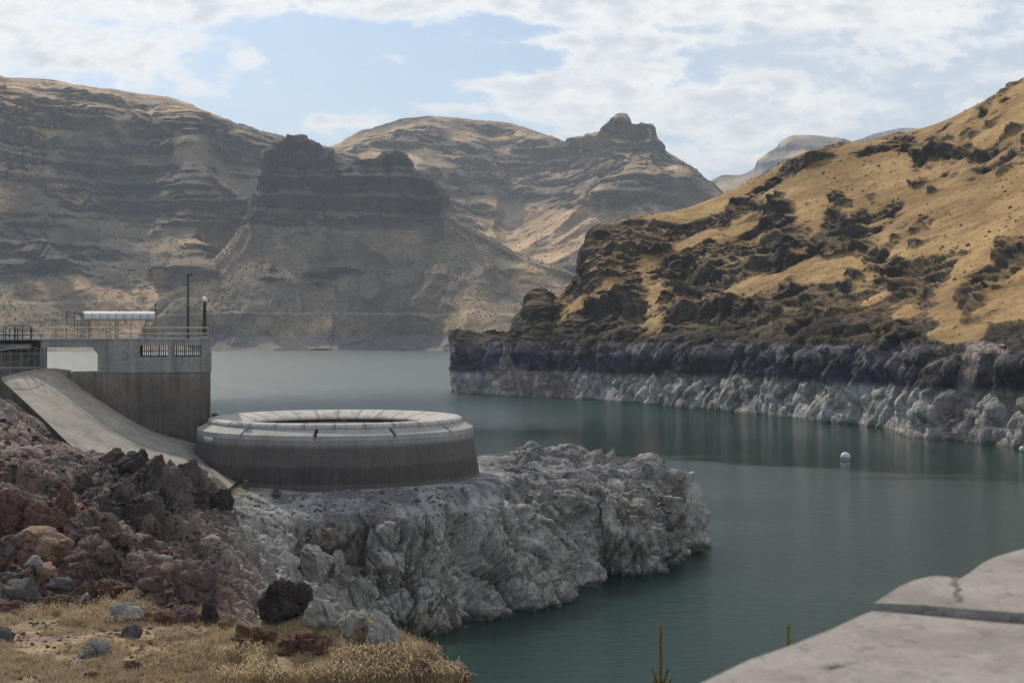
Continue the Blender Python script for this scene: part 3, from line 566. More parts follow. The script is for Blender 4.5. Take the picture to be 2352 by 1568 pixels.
def base_z(x, y):
    fx = np.clip((np.asarray(x) - GX0) / GS, 0, len(gx) - 1.001); fy = np.clip((np.asarray(y) - GY0) / GS, 0, len(gy) - 1.001)
    i = fx.astype(int); j = fy.astype(int); a = fx - i; b = fy - j
    return (ZT[j, i] * (1 - a) + ZT[j, i + 1] * a) * (1 - b) + (ZT[j + 1, i] * (1 - a) + ZT[j + 1, i + 1] * a) * b
NM = terrain_mat('near_rock_and_soil', .8, .16, .38)
def zones(u, v, p):
    """where the rock is red, dark, grey or covered by dry grass (photo-measured places on the ground)"""
    def bl(cx, cy, rx, ry): return np.exp(-(((u - cx) / rx) ** 2 + ((v - cy) / ry) ** 2))
    Y = p[:, 1]
    shelf = 1 - sst(45, 49, Y + (u - 0) * .006); shelf *= sst(-1.0, 0, p[:, 2] - 10.2)
    grey = np.clip(sst(470, 560, u + (v - 1200) * -.55) * (1 - shelf) * sst(55, 62, Y), 0, 1)
    grey = np.maximum(grey, sst(600, 640, u) * sst(47, 52, Y))
    plateau = sst(6.2, 7.4, p[:, 2]) * sst(92, 98, Y) * sst(520, 600, u)
    red = np.clip(bl(60, 1180, 130, 90) + bl(200, 1260, 130, 90) + bl(430, 1360, 110, 70) + bl(20, 1300, 120, 60), 0, 1)
    dark = np.clip(bl(300, 1130, 120, 60) + bl(430, 1110, 80, 60) + bl(520, 1150, 50, 40) + bl(230, 1170, 60, 50), 0, 1)
    return shelf, grey, plateau, red, dark
def near_ground():
    nc, nr = 1250, 1150
    ua = np.linspace(-260, 1740, nc); ya = np.concatenate([np.exp(np.linspace(math.log(8), math.log(30), 60))[:-1], np.exp(np.linspace(math.log(30), math.log(85), 720))[:-1], np.linspace(85, 137, 560), np.linspace(137.2, 165, 71)]); nr = len(ya)
    Ug, Yg = np.meshgrid(ua, ya); X = (Ug - CU) / F * Yg; Z = base_z(X, Yg)
    P = np.stack([X, Yg, Z], -1); N = gnormals(P); p = P.reshape(-1, 3).astype(np.float32); n = N.reshape(-1, 3).astype(np.float32); n *= np.sign(n[:, 2:3] + 1e-6)
    u, v = proj(p); shelf, grey, plateau, red, dark = zones(u, v, p)
    bl = lambda cx, cy, rx, ry: np.exp(-(((u - cx) / rx) ** 2 + ((v - cy) / ry) ** 2))
    flat = sst(0, 1, np.clip(plateau * .92 * (1 - sst(1120, 1200, u)) + plateau * .35 * sst(1120, 1200, u), 0, 1))
    steepb = sst(.12, .5, 1 - n[:, 2])
    w = p + np.stack([fbm(p + 50, 4, 3), fbm(p + 90, 4, 3), fbm(p + 170, 4, 3)], 1) * 1.1
    w = p + (w - p) * .45; mk_ = (p[:, 2] > -3); f1, e1 = facets(w, 5.0, (1, 1, .55), mask=mk_); f2, e2 = facets(w, 2.1, (1, 1, .6), mask=mk_); f3, e3 = facets(w, .85, (1, 1, .7), mask=mk_); f4, e4 = facets(p, .34, mask=mk_ & (p[:, 1] < 140))
    r1 = ridged(w, 5.5, 5, .55, (1, 1, .45)) - .42
    r2 = ridged(p, 1.6, 4, .6, (1, 1, .6)) - .42
    slopeL = (1 - shelf) * (1 - grey)
    amp = grey * (1 - flat) * (.80 + .6 * steepb + .35 * (1 - sst(88, 96, Y := p[:, 1]))) + slopeL * (.62 + .75 * np.clip(red + dark, 0, 1)) + shelf * .07 + grey * flat * .15
    amp = amp * (1 - .7 * bl(10, 1000, 120, 60))
    near = sst(88, 60, p[:, 1]) if False else 1 - sst(60, 90, p[:, 1])
    d = amp * (1.5 * f1 + .8 * r1 + .80 * f2 + .36 * f3 + .13 * f4 + .12 * r2 - .25 * (1 - sst(0, .06, e1)) - .16 * (1 - sst(0, .08, e2)) - .06 * (1 - sst(0, .1, e3)))
    d = d + shelf * (fbm(p, 2.5, 4) * .10 + f4 * .012) + (1 - shelf) * (f4 * .03 + fbm(p, .5, 3) * .03)
    # ribs standing on the crest of the headland
    sp = np.clip(bl(1300, 1040, 60, 18) + bl(1370, 1050, 14, 22) * 1.3 + bl(1400, 1055, 12, 24) * 1.3 + bl(1490, 1070, 42, 24) + bl(1545, 1110, 18, 26) + bl(1230, 1050, 26, 12), 0, 1.4)
    d = d + sp * (.25 + np.abs(f2) * .9 + np.abs(r1) * 1.6)
    keep = sst(-2.5, -.3, p[:, 2]); d = d * (.35 + .65 * keep)
    # flat bed round the drum
    rr = np.hypot(p[:, 0] + 14.2, p[:, 1] - 115); d = d * (.06 + .94 * sst(11.6, 14.5, rr))
    dirn = n * np.array([1, 1, .75], np.float32)
    p2 = p + dirn * d[:, None]
    P2 = p2.reshape(nr, nc, 3); nn = gnormals(P2).reshape(-1, 3); up = np.abs(nn[:, 2]); K = len(p)
    t_ = lambda c: np.tile(C(*c), (K, 1)); n1 = fbm(p, 6, 4); n2 = fbm(p, 1.3, 4); n3 = fbm(p, .35, 3, .6)
    cg = lerp3(t_((.27, .25, .22)), t_((.46, .43, .38)), sst(-.7, .7, n1 + n2 * .5)); cg = lerp3(cg, t_((.20, .165, .13)), sst(.25, .8, fbm(p + 77, 5, 4)) * .7)
    cp = lerp3(t_((.17, .165, .168)), t_((.38, .365, .345)), sst(-.4, .7, n2 + n1 * .4 + f3 * .4)); cg = lerp3(cg, cp, plateau * sst(-.5, .3, n1 + .35) * .9)
    # waterline stain
    cg = lerp3(cg, t_((.055, .05, .04)), (1 - sst(.1, .45, p2[:, 2] + n2 * .12)) * .85)
    cs = lerp3(t_((.145, .110, .092)), t_((.31, .24, .20)), sst(-.6, .6, n1 + n2 * .7 + f3 * .3)); cs = lerp3(cs, t_((.24, .22, .20)), sst(.2, .7, fbm(p + 33, 4, 4)) * .5)
    cs = lerp3(cs, lerp3(t_((.12, .062, .050)), t_((.25, .135, .105)), sst(-.5, .6, n2 + f2 * .5)), np.clip(red, 0, 1) * sst(-.3, .4, n1 + .1) * .8)
    cs = lerp3(cs, lerp3(t_((.050, .042, .042)), t_((.13, .105, .10)), sst(-.4, .6, n2 + f3 * .5)), np.clip(dark, 0, 1) * .9)
    cf = lerp3(t_((.26, .185, .115)), t_((.42, .295, .17)), sst(-.5, .5, n2 + n1 * .5)); cf = lerp3(cf, t_((.20, .15, .14)), sst(.15, .55, fbm(p + 9, 2.2, 4)) * .6)
    c = lerp3(cs, cg, np.clip(grey + n2 * .15 * (grey > .02), 0, 1)); c = lerp3(c, cf, shelf)
    yl = np.clip(bl(520, 1120, 50, 16) * 1.1 + bl(600, 1128, 60, 5) * .6, 0, 1); c = lerp3(c, t_((.36, .27, .13)), yl * sst(-.4, .3, n2 + .2) * .8)
    mo = bl(1450, 1135, 40, 10) + bl(1380, 1130, 30, 6) * .5; c = lerp3(c, t_((.17, .20, .06)), np.clip(mo, 0, 1) * sst(0, .5, n2 + .15) * .8)
    rb = bl(1470, 1160, 34, 14); c = lerp3(c, t_((.16, .09, .075)), np.clip(rb, 0, 1) * sst(-.2, .5, n2 + .1) * .8)
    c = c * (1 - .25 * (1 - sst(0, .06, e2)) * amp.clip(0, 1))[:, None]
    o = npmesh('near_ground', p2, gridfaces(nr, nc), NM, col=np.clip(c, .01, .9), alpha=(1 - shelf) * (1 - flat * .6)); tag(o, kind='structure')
    SURF['near'] = (P2, ua, ya)
near_ground()
def ground_at(x, y):
    P2, ua, ya = SURF['near']; u = CU + x / y * F
    j = int(np.clip(np.searchsorted(ya, y), 1, len(ya) - 2)); i = int(np.clip(np.searchsorted(ua, u), 1, len(ua) - 2))
    return float(P2[j, i, 2])
def hit(u, v, y0=16):
    """first point where the sight line through a photo position meets the near ground"""
    P2, ua, ya = SURF['near']; i = int(np.clip(np.searchsorted(ua, u), 0, len(ua) - 1)); col = P2[:, i, :]
    vv = HV - (col[:, 2] - CZ) / col[:, 1] * F; ok = np.where((vv <= v) & (ya > y0))[0]
    j = ok[0] if len(ok) else len(ya) - 1
    Y = float(col[j, 1]); return ((u - CU) / F * Y, Y, float(col[j, 2]))

# ================================================================== HAZE
def haze():
    m = bpy.data.materials.new('haze_air'); m.use_nodes = True; nt = m.node_tree; nt.nodes.clear()
    o = nt.nodes.new('ShaderNodeOutputMaterial'); v = nt.nodes.new('ShaderNodeVolumePrincipled'); lk(nt, v.outputs[0], o.inputs['Volume'])
    v.inputs['Color'].default_value = (.80, .90, 1.0, 1); v.inputs['Density'].default_value = .000098; v.inputs['Anisotropy'].default_value = 0
    mb = MB(); mb.box((0, 4300, 480), (16000, 9400, 990)); tag(mb.build('haze', m), kind='stuff')
haze()

# ================================================================== CONCRETE
def concrete(name, zramp, streak=.5, spot=.35, s=1.0, bd=.02, rough=.85, crack=.0):
    """stained concrete: colour by height (old water marks), streaks running down, blotches"""
    m, nt, b = nodes(name); g = nt.nodes.new('ShaderNodeNewGeometry'); sp = nt.nodes.new('ShaderNodeSeparateXYZ'); lk(nt, g.outputs['Position'], sp.inputs[0])
    wob = nz(nt, .7, 4, .6); st = nz(nt, 1.0, 6, .7, sc=(2.4, 2.4, .10)); bl = nz(nt, .5 / s, 8, .7); fn = nz(nt, 9 / s, 6, .65); st2 = nz(nt, 1.0, 4, .6, sc=(5, 5, .35))
    z0, z1 = zramp[0][0], zramp[-1][0]
    zz = mth(nt, 'ADD', sp.outputs[2], mth(nt, 'MULTIPLY', mth(nt, 'SUBTRACT', wob, .5), .18))
    t = mth(nt, 'DIVIDE', mth(nt, 'SUBTRACT', zz, z0), z1 - z0, True)
    c = ramp(nt, t, [((z - z0) / (z1 - z0), col) for z, col in zramp])
    c = mixc(nt, 1, c, ramp(nt, bl, [(.3, (1 - spot,) * 3), (.5, (1, 1, 1)), (.7, (1 + spot,) * 3)]), 'MULTIPLY')
    c = mixc(nt, 1, c, ramp(nt, st, [(.32, (1 - streak,) * 3), (.5, (1, 1, 1)), (.62, (1 + streak * .3,) * 3)]), 'MULTIPLY')
    c = mixc(nt, ramp(nt, st2, [(.66, (0, 0, 0)), (.75, (.5, .5, .5))]), c, (.40, .375, .34))
    c = mixc(nt, 1, c, ramp(nt, fn, [(.3, (.82,) * 3), (.5, (1, 1, 1)), (.7, (1.18,) * 3)]), 'MULTIPLY')
    if crack:
        v = nt.nodes.new('ShaderNodeTexVoronoi'); v.feature = 'DISTANCE_TO_EDGE'; v.inputs['Scale'].default_value = .55
        mp = nt.nodes.new('ShaderNodeMapping'); n2 = nt.nodes.new('ShaderNodeTexNoise'); n2.inputs['Scale'].default_value = 1.2; n2.inputs['Detail'].default_value = 6
        lk(nt, g.outputs['Position'], n2.inputs['Vector']); va = nt.nodes.new('ShaderNodeVectorMath'); va.operation = 'MULTIPLY_ADD'; lk(nt, n2.outputs['Color'], va.inputs[0]); va.inputs[1].default_value = (1.5,) * 3; lk(nt, g.outputs['Position'], va.inputs[2])
        lk(nt, va.outputs[0], v.inputs['Vector'])
        ck = ramp(nt, v.outputs['Distance'], [(0, (crack,) * 3), (.022, (0, 0, 0))]); mk_ = ramp(nt, nz(nt, .5, 3, .5), [(.45, (0, 0, 0)), (.6, (1, 1, 1))])
        c = mixc(nt, mixc(nt, 1, ck, mk_, 'MULTIPLY'), c, (.09, .075, .06))
    lk(nt, c, b.inputs['Base Color']); b.inputs['Roughness'].default_value = rough; b.inputs['Specular IOR Level'].default_value = .25
    bump(nt, b, mth(nt, 'ADD', fn, bl), bd); return m
M_TOWER = concrete('tower_concrete', [(9, (.085, .077, .072)), (11.5, (.125, .108, .092)), (14, (.135, .115, .098)), (16.2, (.18, .155, .13)), (16.72, (.20, .172, .143)), (16.80, (.265, .262, .245)), (19.5, (.30, .30, .28))], .38, .30, crack=.8)
M_WING = concrete('wing_wall_concrete', [(12, (.10, .09, .08)), (20, (.24, .235, .22))], .4, .3, crack=.5)
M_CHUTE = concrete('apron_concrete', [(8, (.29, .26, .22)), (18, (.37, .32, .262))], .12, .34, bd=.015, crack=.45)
M_SHADEW = concrete('apron_side_shaded_concrete', [(9, (.12, .105, .09)), (18, (.17, .145, .12))], .4, .3)  # apron concrete again, darkened: the side's shade is put into its colour
M_DRUM = concrete('drum_concrete', [(7.5, (.135, .118, .104)), (8.9, (.12, .104, .092)), (9.0, (.082, .070, .062)), (10.1, (.090, .077, .069)), (10.3, (.125, .108, .096)), (11.5, (.135, .118, .105)), (11.6, (.155, .14, .125)), (11.95, (.28, .265, .235)), (12.5, (.36, .34, .30))], .25, .18, bd=.012, crack=.0)
M_COLLAR = concrete('collar_concrete', [(10, (.36, .345, .31)), (14, (.40, .385, .35))], .15, .22)
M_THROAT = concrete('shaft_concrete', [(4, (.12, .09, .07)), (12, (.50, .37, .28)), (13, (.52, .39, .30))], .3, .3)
M_PALE = flat_mat('weathered_cream_paint', (.50, .44, .34), .6, 0, .4, .35)
M_RUST = flat_mat('rusty_cream_pipe', (.34, .27, .19), .7, 0, .5, .5)
M_BLACK = flat_mat('black_paint', (.018, .018, .02), .45)
M_GALV = flat_mat('galvanised_steel', (.20, .20, .19), .5, .3, .3, .3)
M_DARKM = flat_mat('dark_bronze_metal', (.06, .052, .042), .6, 0, .3, .3)
M_WHITE = flat_mat('white_sign', (.62, .62, .60), .5)
M_WOODP = flat_mat('weathered_post', (.25, .23, .17), .8, 0, .3, .35)

# ---- local frame of the tower face
TA = R(13); TC = ((486 - CU) / F * 118, 118.0)
def ts(u, d):
    k = (u - CU) / F; ca, sa = math.cos(TA), math.sin(TA)
    return (TC[0] - d * sa - k * TC[1] - k * d * ca) / (ca - k * sa)
def TP(s, d, z): return (TC[0] - s * math.cos(TA) - d * math.sin(TA), TC[1] - s * math.sin(TA) + d * math.cos(TA), z)
def TU(u, v, d):
    s = ts(u, d); x, y, _ = TP(s, d, 0); return (x, y, CZ + (HV - v) / F * y)
def zt(v, u=300, d=0): return TU(u, v, d)[2]
def tbox(mb, u0, u1, v0, v1, d0, d1):      # box between photo columns and rows on the face, from depth d0 to d1
    s0, s1 = ts(u0, d0), ts(u1, d0); za = CZ + (HV - v0) / F * 117; zb = CZ + (HV - v1) / F * 117
    sbox(mb, s1, s0, min(za, zb), max(za, zb), d0, d1)
def sbox(mb, s0, s1, z0, z1, d0, d1):
    mb.hexa([TP(s0, d0, z0), TP(s1, d0, z0), TP(s1, d1, z0), TP(s0, d1, z0), TP(s0, d0, z1), TP(s1, d0, z1), TP(s1, d1, z1), TP(s0, d1, z1)])

def tower():
    t = empty('gatehouse_tower', TP(5, 3, 8), 'massive stained concrete gatehouse block with two barred openings and a portal', 'concrete tower', rz=TA)
    top, mid, bot = 19.42, 16.78, 6.0; D = 7.0; th = .9
    W0, W1 = ts(461, 0), ts(401, 0); V0, V1 = ts(385, 0), ts(322, 0); zl, zh = 18.07, 19.0
    SL = ts(232, 0)                      # left end of the solid block
    mb = MB()
    # upper wall pieces round the windows (proud of nothing: butted end to end)
    for a, b_, z0, z1 in [(0, SL, zh, top), (0, SL, mid, zl), (0, W0, zl, zh), (W1, V0, zl, zh), (V1, SL, zl, zh)]: sbox(mb, a, b_, z0, z1, 0, th)
    sbox(mb, 0, th, mid, top, th, D - th); sbox(mb, 0, SL, mid, zl, D - th, D); sbox(mb, 0, SL, zh, top, D - th, D); sbox(mb, SL - th, SL, mid, top, th, D - th)
    for a, b_ in ((0, .6), (W1, V0), (V1, SL)): sbox(mb, a, b_, zl, zh, D - th, D)
    mb.build('wall', M_TOWER, t)
    mb = MB(); sbox(mb, .08, SL, bot, mid, .10, D + .3); 
    sbox(mb, SL, ts(160, 0), bot, 16.78, .12, D); mb.build('base', M_TOWER, t)
    mb = MB(); sbox(mb, -.04, ts(-40, 0) + 3, top, top + .14, -.05, D + .05); mb.build('deck_slab', M_TOWER, t)
    # portal: lintel with a cut-off corner, left pier
    mb = MB(); s_r, s_l = ts(224, 0), ts(105, 0); zc = zt(797); zk = zt(813); zb = zt(848)
    poly = [(SL, top), (SL, 16.78), (s_r, 16.78), (s_r, zk), (ts(212, 0), zc), (s_l, zc), (s_l, zt(862)), (ts(93, 0), zt(862)), (ts(93, 0), top)]
    def ear(poly):   # simple fan pieces kept convex
        return poly
    T_ = lambda s, z, d: TP(s, d, z)
    for q in ([(SL, 16.78), (s_r, 16.78), (s_r, zk), (SL, zk)], [(SL, zk), (s_r, zk), (ts(212, 0), zc), (SL, zc)], [(SL, zc), (ts(93, 0), zc), (ts(93, 0), top), (SL, top)], [(s_l, zt(870)), (ts(93, 0), zt(870)), (ts(93, 0), zc), (s_l, zc)]):
        mb.prism(q, lambda p: TP(p[0], .03, p[1]), lambda p: TP(p[0], 1.2, p[1]))
    mb.build('portal_frame', M_TOWER, t)
    for a, b_ in ((W0, W1), (V0, V1)):
        g = MB(); n = 13
        for i in range(1, n):
            s = a + (b_ - a) * i / n; g.tube([TP(s, .22, zl), TP(s, .22, zh)], .035 if i % 4 else .055, 6)
        g.tube([TP(a, .22, (zl + zh) / 2), TP(b_, .22, (zl + zh) / 2)], .03, 6); g.build('window_grille', M_BLACK, t)
    return t
tower()

def wing():
    t = empty('wing_wall', TP(ts(50, 0), 1, 14), 'recessed concrete wing wall with two pale ledges left of the portal', 'retaining wall', rz=TA)
    mb = MB(); sL, sR = ts(-300, 0), ts(93, 0) ; 
    for z0, z1, d in [(13.0, 17.15, .9), (17.15, 18.3, 1.25), (18.3, 19.42, 1.6)]:
        sbox(mb, sR, sL, z0, z1, d, d + 3)
    mb.build('wall', M_WING, t)
    mb = MB(); 
    for z0, d in [(17.15, .86), (18.3, 1.21)]: sbox(mb, sR + .1, sL, z0 - .02, z0 + .12, d, d + .5)
    mb.build('ledge', M_COLLAR, t)
wing()

# ---- apron (spillway slab) between slope, tower and drum
def apron():
    t = empty('concrete_apron', PP(250, 980, 110), 'long curved grey concrete apron sloping down to the round spillway', 'concrete apron')
    g = [[(3, 872, 107), (60, 859, 111), (112, 852, 114.3), (165, 857, 117.0)],
         [(82, 945, 104), (150, 928, 108.5), (205, 918, 113), (245, 925, 117.6)],
         [(172, 1030, 100), (262, 1032, 104.5), (330, 1006, 110), (345, 984, 118)],
         [(262, 1100, 96), (360, 1090, 101), (430, 1050, 108), (452, 1018, 118)],
         [(330, 1180, 93), (450, 1150, 97), (530, 1118, 103), (560, 1075, 112)]]
    P = patch([[PP(*q) for q in r] for r in g], 90, 90); nr = nc = 90
    v = P.reshape(-1, 3); f = gridfaces(nr, nc)
    low = v.copy(); low[:, 2] -= 4.5; n = len(v)
    per = [(i, i + 1) for i in range(nc - 1)] + [((nr - 1) * nc + i + 1, (nr - 1) * nc + i) for i in range(nc - 1)] + [((i + 1) * nc, i * nc) for i in range(nr - 1)] + [(i * nc + nc - 1, (i + 1) * nc + nc - 1) for i in range(nr - 1)]
    o = npmesh('slab', v, f, M_CHUTE); o.parent = t; o.data.transform(Matrix.Translation(-t.location))
    # sides as wall
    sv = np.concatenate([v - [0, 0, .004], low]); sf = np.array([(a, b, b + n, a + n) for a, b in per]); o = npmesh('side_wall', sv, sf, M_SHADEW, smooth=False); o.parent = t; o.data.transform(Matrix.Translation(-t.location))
    # raised lip along its top edge
    mb = MB(); k = P[0]
    for i in range(0, nc - 3, 3):
        a, b = Vector(k[i]), Vector(k[i + 3]); up = Vector((0, 0, .22)); bk = Vector((-.1, .45, 0)); mb.hexa([a - up, b - up, b + bk - up, a + bk - up, a + up, b + up, b + bk + up, a + bk + up])
    mb.build('lip', M_CHUTE, t)
    # pale repair patches of mortar on the slab
    return P
AP = apron()

# ---- round spillway
def drum():
    cx, cy = (773 - CU) / F * 115, 115.0
    t = empty('round_spillway', (cx, cy, 7), 'huge round dark concrete spillway drum with pale collar and ring gate', 'spillway')
    mb = MB(); mb.lathe([(9.6, 12.0), (10.93, 12.05), (11.02, 12.38), (11.06, 11.6), (11.28, 10.4), (11.50, 9.0), (11.72, 7.6), (11.9, 5)], (cx, cy), 160); mb.build('drum_wall', M_DRUM, t, smooth=True)
    slots = [R(-90 + a) for a in (-64.7 - 31, -64.7, -33, -1.2, 30, 59.4, 90, 121, 152, 183, 214, 240)]
    mb = MB(); hw = .14 / 11
    for i, a in enumerate(slots):
        b = slots[(i + 1) % len(slots)] + (2 * math.pi if i == len(slots) - 1 else 0)
        a0, a1 = a + hw, b - hw; nseg = 14
        prof = [(9.4, 12.1), (9.5, 12.86), (10.15, 12.9), (11.02, 12.47), (11.05, 12.1)]
        mb.lathe(prof, (cx, cy), nseg, a0, a1)
        for e in (a0, a1):
            vs = [(cx + r * math.cos(e), cy + r * math.sin(e), z) for r, z in prof]; mb.add(vs, [tuple(range(len(vs)))])
    mb.build('collar', M_COLLAR, t)
    # ring gate: segmented steel crest with riveted seams
    m, nt, b = nodes('ring_gate_paint'); g = nt.nodes.new('ShaderNodeNewGeometry'); sp = nt.nodes.new('ShaderNodeSeparateXYZ'); lk(nt, g.outputs['Position'], sp.inputs[0])
    dx = mth(nt, 'SUBTRACT', sp.outputs[0], cx); dy = mth(nt, 'SUBTRACT', sp.outputs[1], cy); an = mth(nt, 'ARCTAN2', dy, dx)
    def seam(k, w, ph=0): f = mth(nt, 'FRACT', mth(nt, 'ADD', mth(nt, 'MULTIPLY', an, k / (2 * math.pi)), 10 + ph)); return mth(nt, 'LESS_THAN', mth(nt, 'ABSOLUTE', mth(nt, 'SUBTRACT', f, .5)), w)
    se = mth(nt, 'MAXIMUM', mth(nt, 'MAXIMUM', seam(28, .03), seam(28, .012, .07)), mth(nt, 'MULTIPLY', seam(112, .05), .45))
    rr = mth(nt, 'SQRT', mth(nt, 'ADD', mth(nt, 'MULTIPLY', dx, dx), mth(nt, 'MULTIPLY', dy, dy)))
    dot = mth(nt, 'GREATER_THAN', mth(nt, 'SINE', mth(nt, 'MULTIPLY', rr, 40)), .2)
    c = ramp(nt, nz(nt, .9, 6, .65), [(.35, (.38, .33, .285)), (.5, (.52, .48, .43)), (.7, (.60, .565, .515))])
    c = mixc(nt, mth(nt, 'MULTIPLY', mth(nt, 'MULTIPLY', se, mth(nt, 'ADD', mth(nt, 'MULTIPLY', dot, .4), .6)), .95), c, (.11, .09, .075))
    lk(nt, c, b.inputs['Base Color']); b.inputs['Roughness'].default_value = .9; b.inputs['Specular IOR Level'].default_value = .15
    prof = [(9.9, 12.84), (10.12, 12.88), (10.17, 13.06), (10.12, 13.17), (9.98, 13.27), (9.7, 13.31), (9.4, 13.31), (9.0, 13.26), (8.4, 13.12), (7.9, 12.97), (7.42, 12.80), (7.35, 12.74), (7.35, 12.62), (8.5, 12.5)]
    mb = MB(); mb.lathe(prof, (cx, cy), 200); mb.build('ring_gate', m, t, smooth=True)
    mb = MB(); mb.lathe([(9.4, 12.2), (7.8, 12.35), (7.2, 12.35), (6.9, 11.9), (6.2, 10.5), (5.6, 8), (5.2, 5), (5.2, 4), (0.01, 4)], (cx, cy), 96); mb.build('shaft_lining', M_THROAT, t, smooth=True)
    mb = MB(); a = R(180); 
    for da in (0,): 
        x, y = cx + 9.7 * math.cos(a), cy + 9.7 * math.sin(a) - 1.2; mb.tube([(x, y, 13.3), (x, y, 13.62)], [.16, .12], 8); mb.box((x + .2, y, 13.5), (.3, .2, .16))
    mb.build('valve_fitting', M_DARKM, t)
drum()

# ================================================================== ON TOP OF THE TOWER
def furniture():
    zt0 = 19.56
    # pale two-rail pipe railing along the near edge
    t = empty('pipe_railing', TP(ts(240, .3), .3, zt0), 'long rusty cream pipe railing with two rails along the tower edge', 'railing', rz=TA)
    def zr(v): return CZ + (HV - v) / F * 117.3
    for v in (752.5, 766.2):
        mb = MB(); mb.tube([TP(.25, .3, zr(v)), TP(ts(0, .3) + 4, .3, zr(v))], .042, 8); mb.build('rail', M_PALE, t)
    for u in (481, 428, 357, 332, 300, 270, 245, 205, 171, 128, 43, -20):
        mb = MB(); s = max(.25, ts(u, .3)); mb.tube([TP(s, .3, zt0), TP(s, .3, zr(752))], .035, 6); mb.build('post', M_RUST, t)
    # wire mesh fence behind
    def fence(name, u0, u1, v0, d, label, posts, step=.13, r=.006):
        t = empty(name, TP(ts(u0, d), d, zt0), label, 'fence', 'chain link fences on the tower', rz=TA)
        s0, s1 = ts(u1, d), ts(u0, d); z1 = zr(v0); h = z1 - zt0; mb = MB(); n = int((s1 - s0) / step)
        for k in range(-int(h / step), n):
            for sg in (1, -1):
                a, b = k * step, k * step + h
                if sg < 0: a, b = b, a
                za, zb = 0.0, h
                lo, hi = 0, s1 - s0
                def cl(a, b, za, zb):
                    if a > b: a, b, za, zb = b, a, zb, za
                    if b <= lo or a >= hi: return None
                    if a < lo: za = za + (zb - za) * (lo - a) / (b - a); a = lo
                    if b > hi: zb = za + (zb - za) * (hi - a) / (b - a); b = hi
                    return a, b, za, zb
                r_ = cl(a, b, za, zb)
                if r_: a, b, za, zb = r_; mb.tube([TP(s0 + a, d, zt0 + za), TP(s0 + b, d, zt0 + zb)], r, 3)
        mb.build('wire_mesh', M_GALV, t)
        for u in posts:
            mb = MB(); mb.tube([TP(ts(u, d), d, zt0), TP(ts(u, d), d, z1 + .03)], .035, 6); mb.build('post', M_RUST, t)
        mb = MB(); mb.tube([TP(s0, d, z1), TP(s1, d, z1)], .022, 6); mb.build('top_rail', M_GALV, t)
    fence('chain_link_fence', 120, 359, 735.5, 1.4, 'long wire mesh fence left of and behind the white arched canopy', (120, 128, 207, 253, 300, 357))
    fence('chain_link_fence', 411, 483, 735.5, 1.2, 'short wire mesh fence behind the floodlight pole and globe lamp', (411, 426, 458, 483))
    # canopy: barrel shelter
    t = empty('arched_canopy', TP(ts(275, 2.2), 2.2, zt0), 'white ribbed half-barrel canopy on thin posts', 'canopy', rz=TA)
    sA, sB = ts(359, 2.2), ts(193, 2.2); za, zb = zr(733), zr(714.5); d0, rad = 1.7, 1.0
    def arc(n=12): return [(d0 + rad * (1 - math.cos(a)), za + (zb - za) * math.sin(a)) for a in [math.pi * i / n for i in range(n + 1)]]
    A = arc(); mb = MB(); n = len(A); vs = [TP(s, d, z) for s in (sA, sB) for d, z in A] + [TP(s, d, z - .03) for s in (sA, sB) for d, z in A]
    fs = [(i, i + 1, n + i + 1, n + i) for i in range(n - 1)] + [(2 * n + i, 3 * n + i, 3 * n + i + 1, 2 * n + i + 1) for i in range(n - 1)]
    mb.add(vs, fs); mcan = flat_mat('corrugated_white_sheet', (.56, .55, .52), .6, 0, .7, .15, spec=.4); mb.build('roof_sheet', mcan, t, smooth=True)
    for i in range(10):
        s = sA + (sB - sA) * i / 9; mb = MB(); mb.tube([TP(s, d - .01, z + .012) for d, z in A], .022, 5); mb.build('rib', M_GALV, t)
    for u in (195, 204, 266, 271, 335, 356):
        for d in (1.75, 3.6):
            mb = MB(); s = ts(u, d); mb.tube([TP(s, d, zt0), TP(s, d, za + .02)], .055, 6); mb.build('post', M_RUST, t)
    mb = MB(); 
    for d in (1.72, 3.68): mb.tube([TP(sA, d, za), TP(sB, d, za)], .03, 6)
    mb.build('eave_beam', M_GALV, t)
    # gate frame with slanted top and sign
    t = empty('gate_frame', TP(ts(175, 2), 2, zt0), 'dark steel gate frame with slanted top left of the canopy', 'gate frame', rz=TA)
    d = 2.0; zz = lambda v: CZ + (HV - v) / F * 119
    for u, v in ((153, 715.5), (171, 715), (184, 719), (190, 722), (178, 727)):
        mb = MB(); mb.tube([TP(ts(u, d), d, zt0), TP(ts(u, d), d, zz(v))], .028, 6); mb.build('upright', M_DARKM, t)
    for (a, va), (b, vb) in (((153, 716), (193, 724)), ((171, 714), (195, 722)), ((153, 727), (193, 727)), ((153, 752), (190, 752))):
        mb = MB(); mb.tube([TP(ts(a, d), d, zz(va)), TP(ts(b, d), d, zz(vb))], .022, 6); mb.build('bar', M_DARKM, t)
    t = empty('notice_sign', TP(ts(179, 1.9), 1.9, zz(731)), 'small square white notice on the gate frame', 'sign', rz=TA)
    mb = MB(); s0, s1 = ts(184, 1.93), ts(174, 1.93); sbox(mb, s0, s1, zz(736), zz(726), 1.9, 1.93); mb.build('panel', M_WHITE, t)
    mb = MB(); sbox(mb, s0 + .05, s1 - .05, zz(729.5), zz(728), 1.89, 1.898); mb.build('heading_bar', M_GALV, t)
    # post beside the canopy
    t = empty('square_post', TP(ts(357.5, 1.2), 1.2, zt0), 'tall pale square post with holes at right end of the canopy', 'post', rz=TA)
    mb = MB(); s = ts(357.5, 1.2); sbox(mb, s - .07, s + .07, zt0, zr(696), 1.13, 1.27); mb.build('shaft', M_WOODP, t)
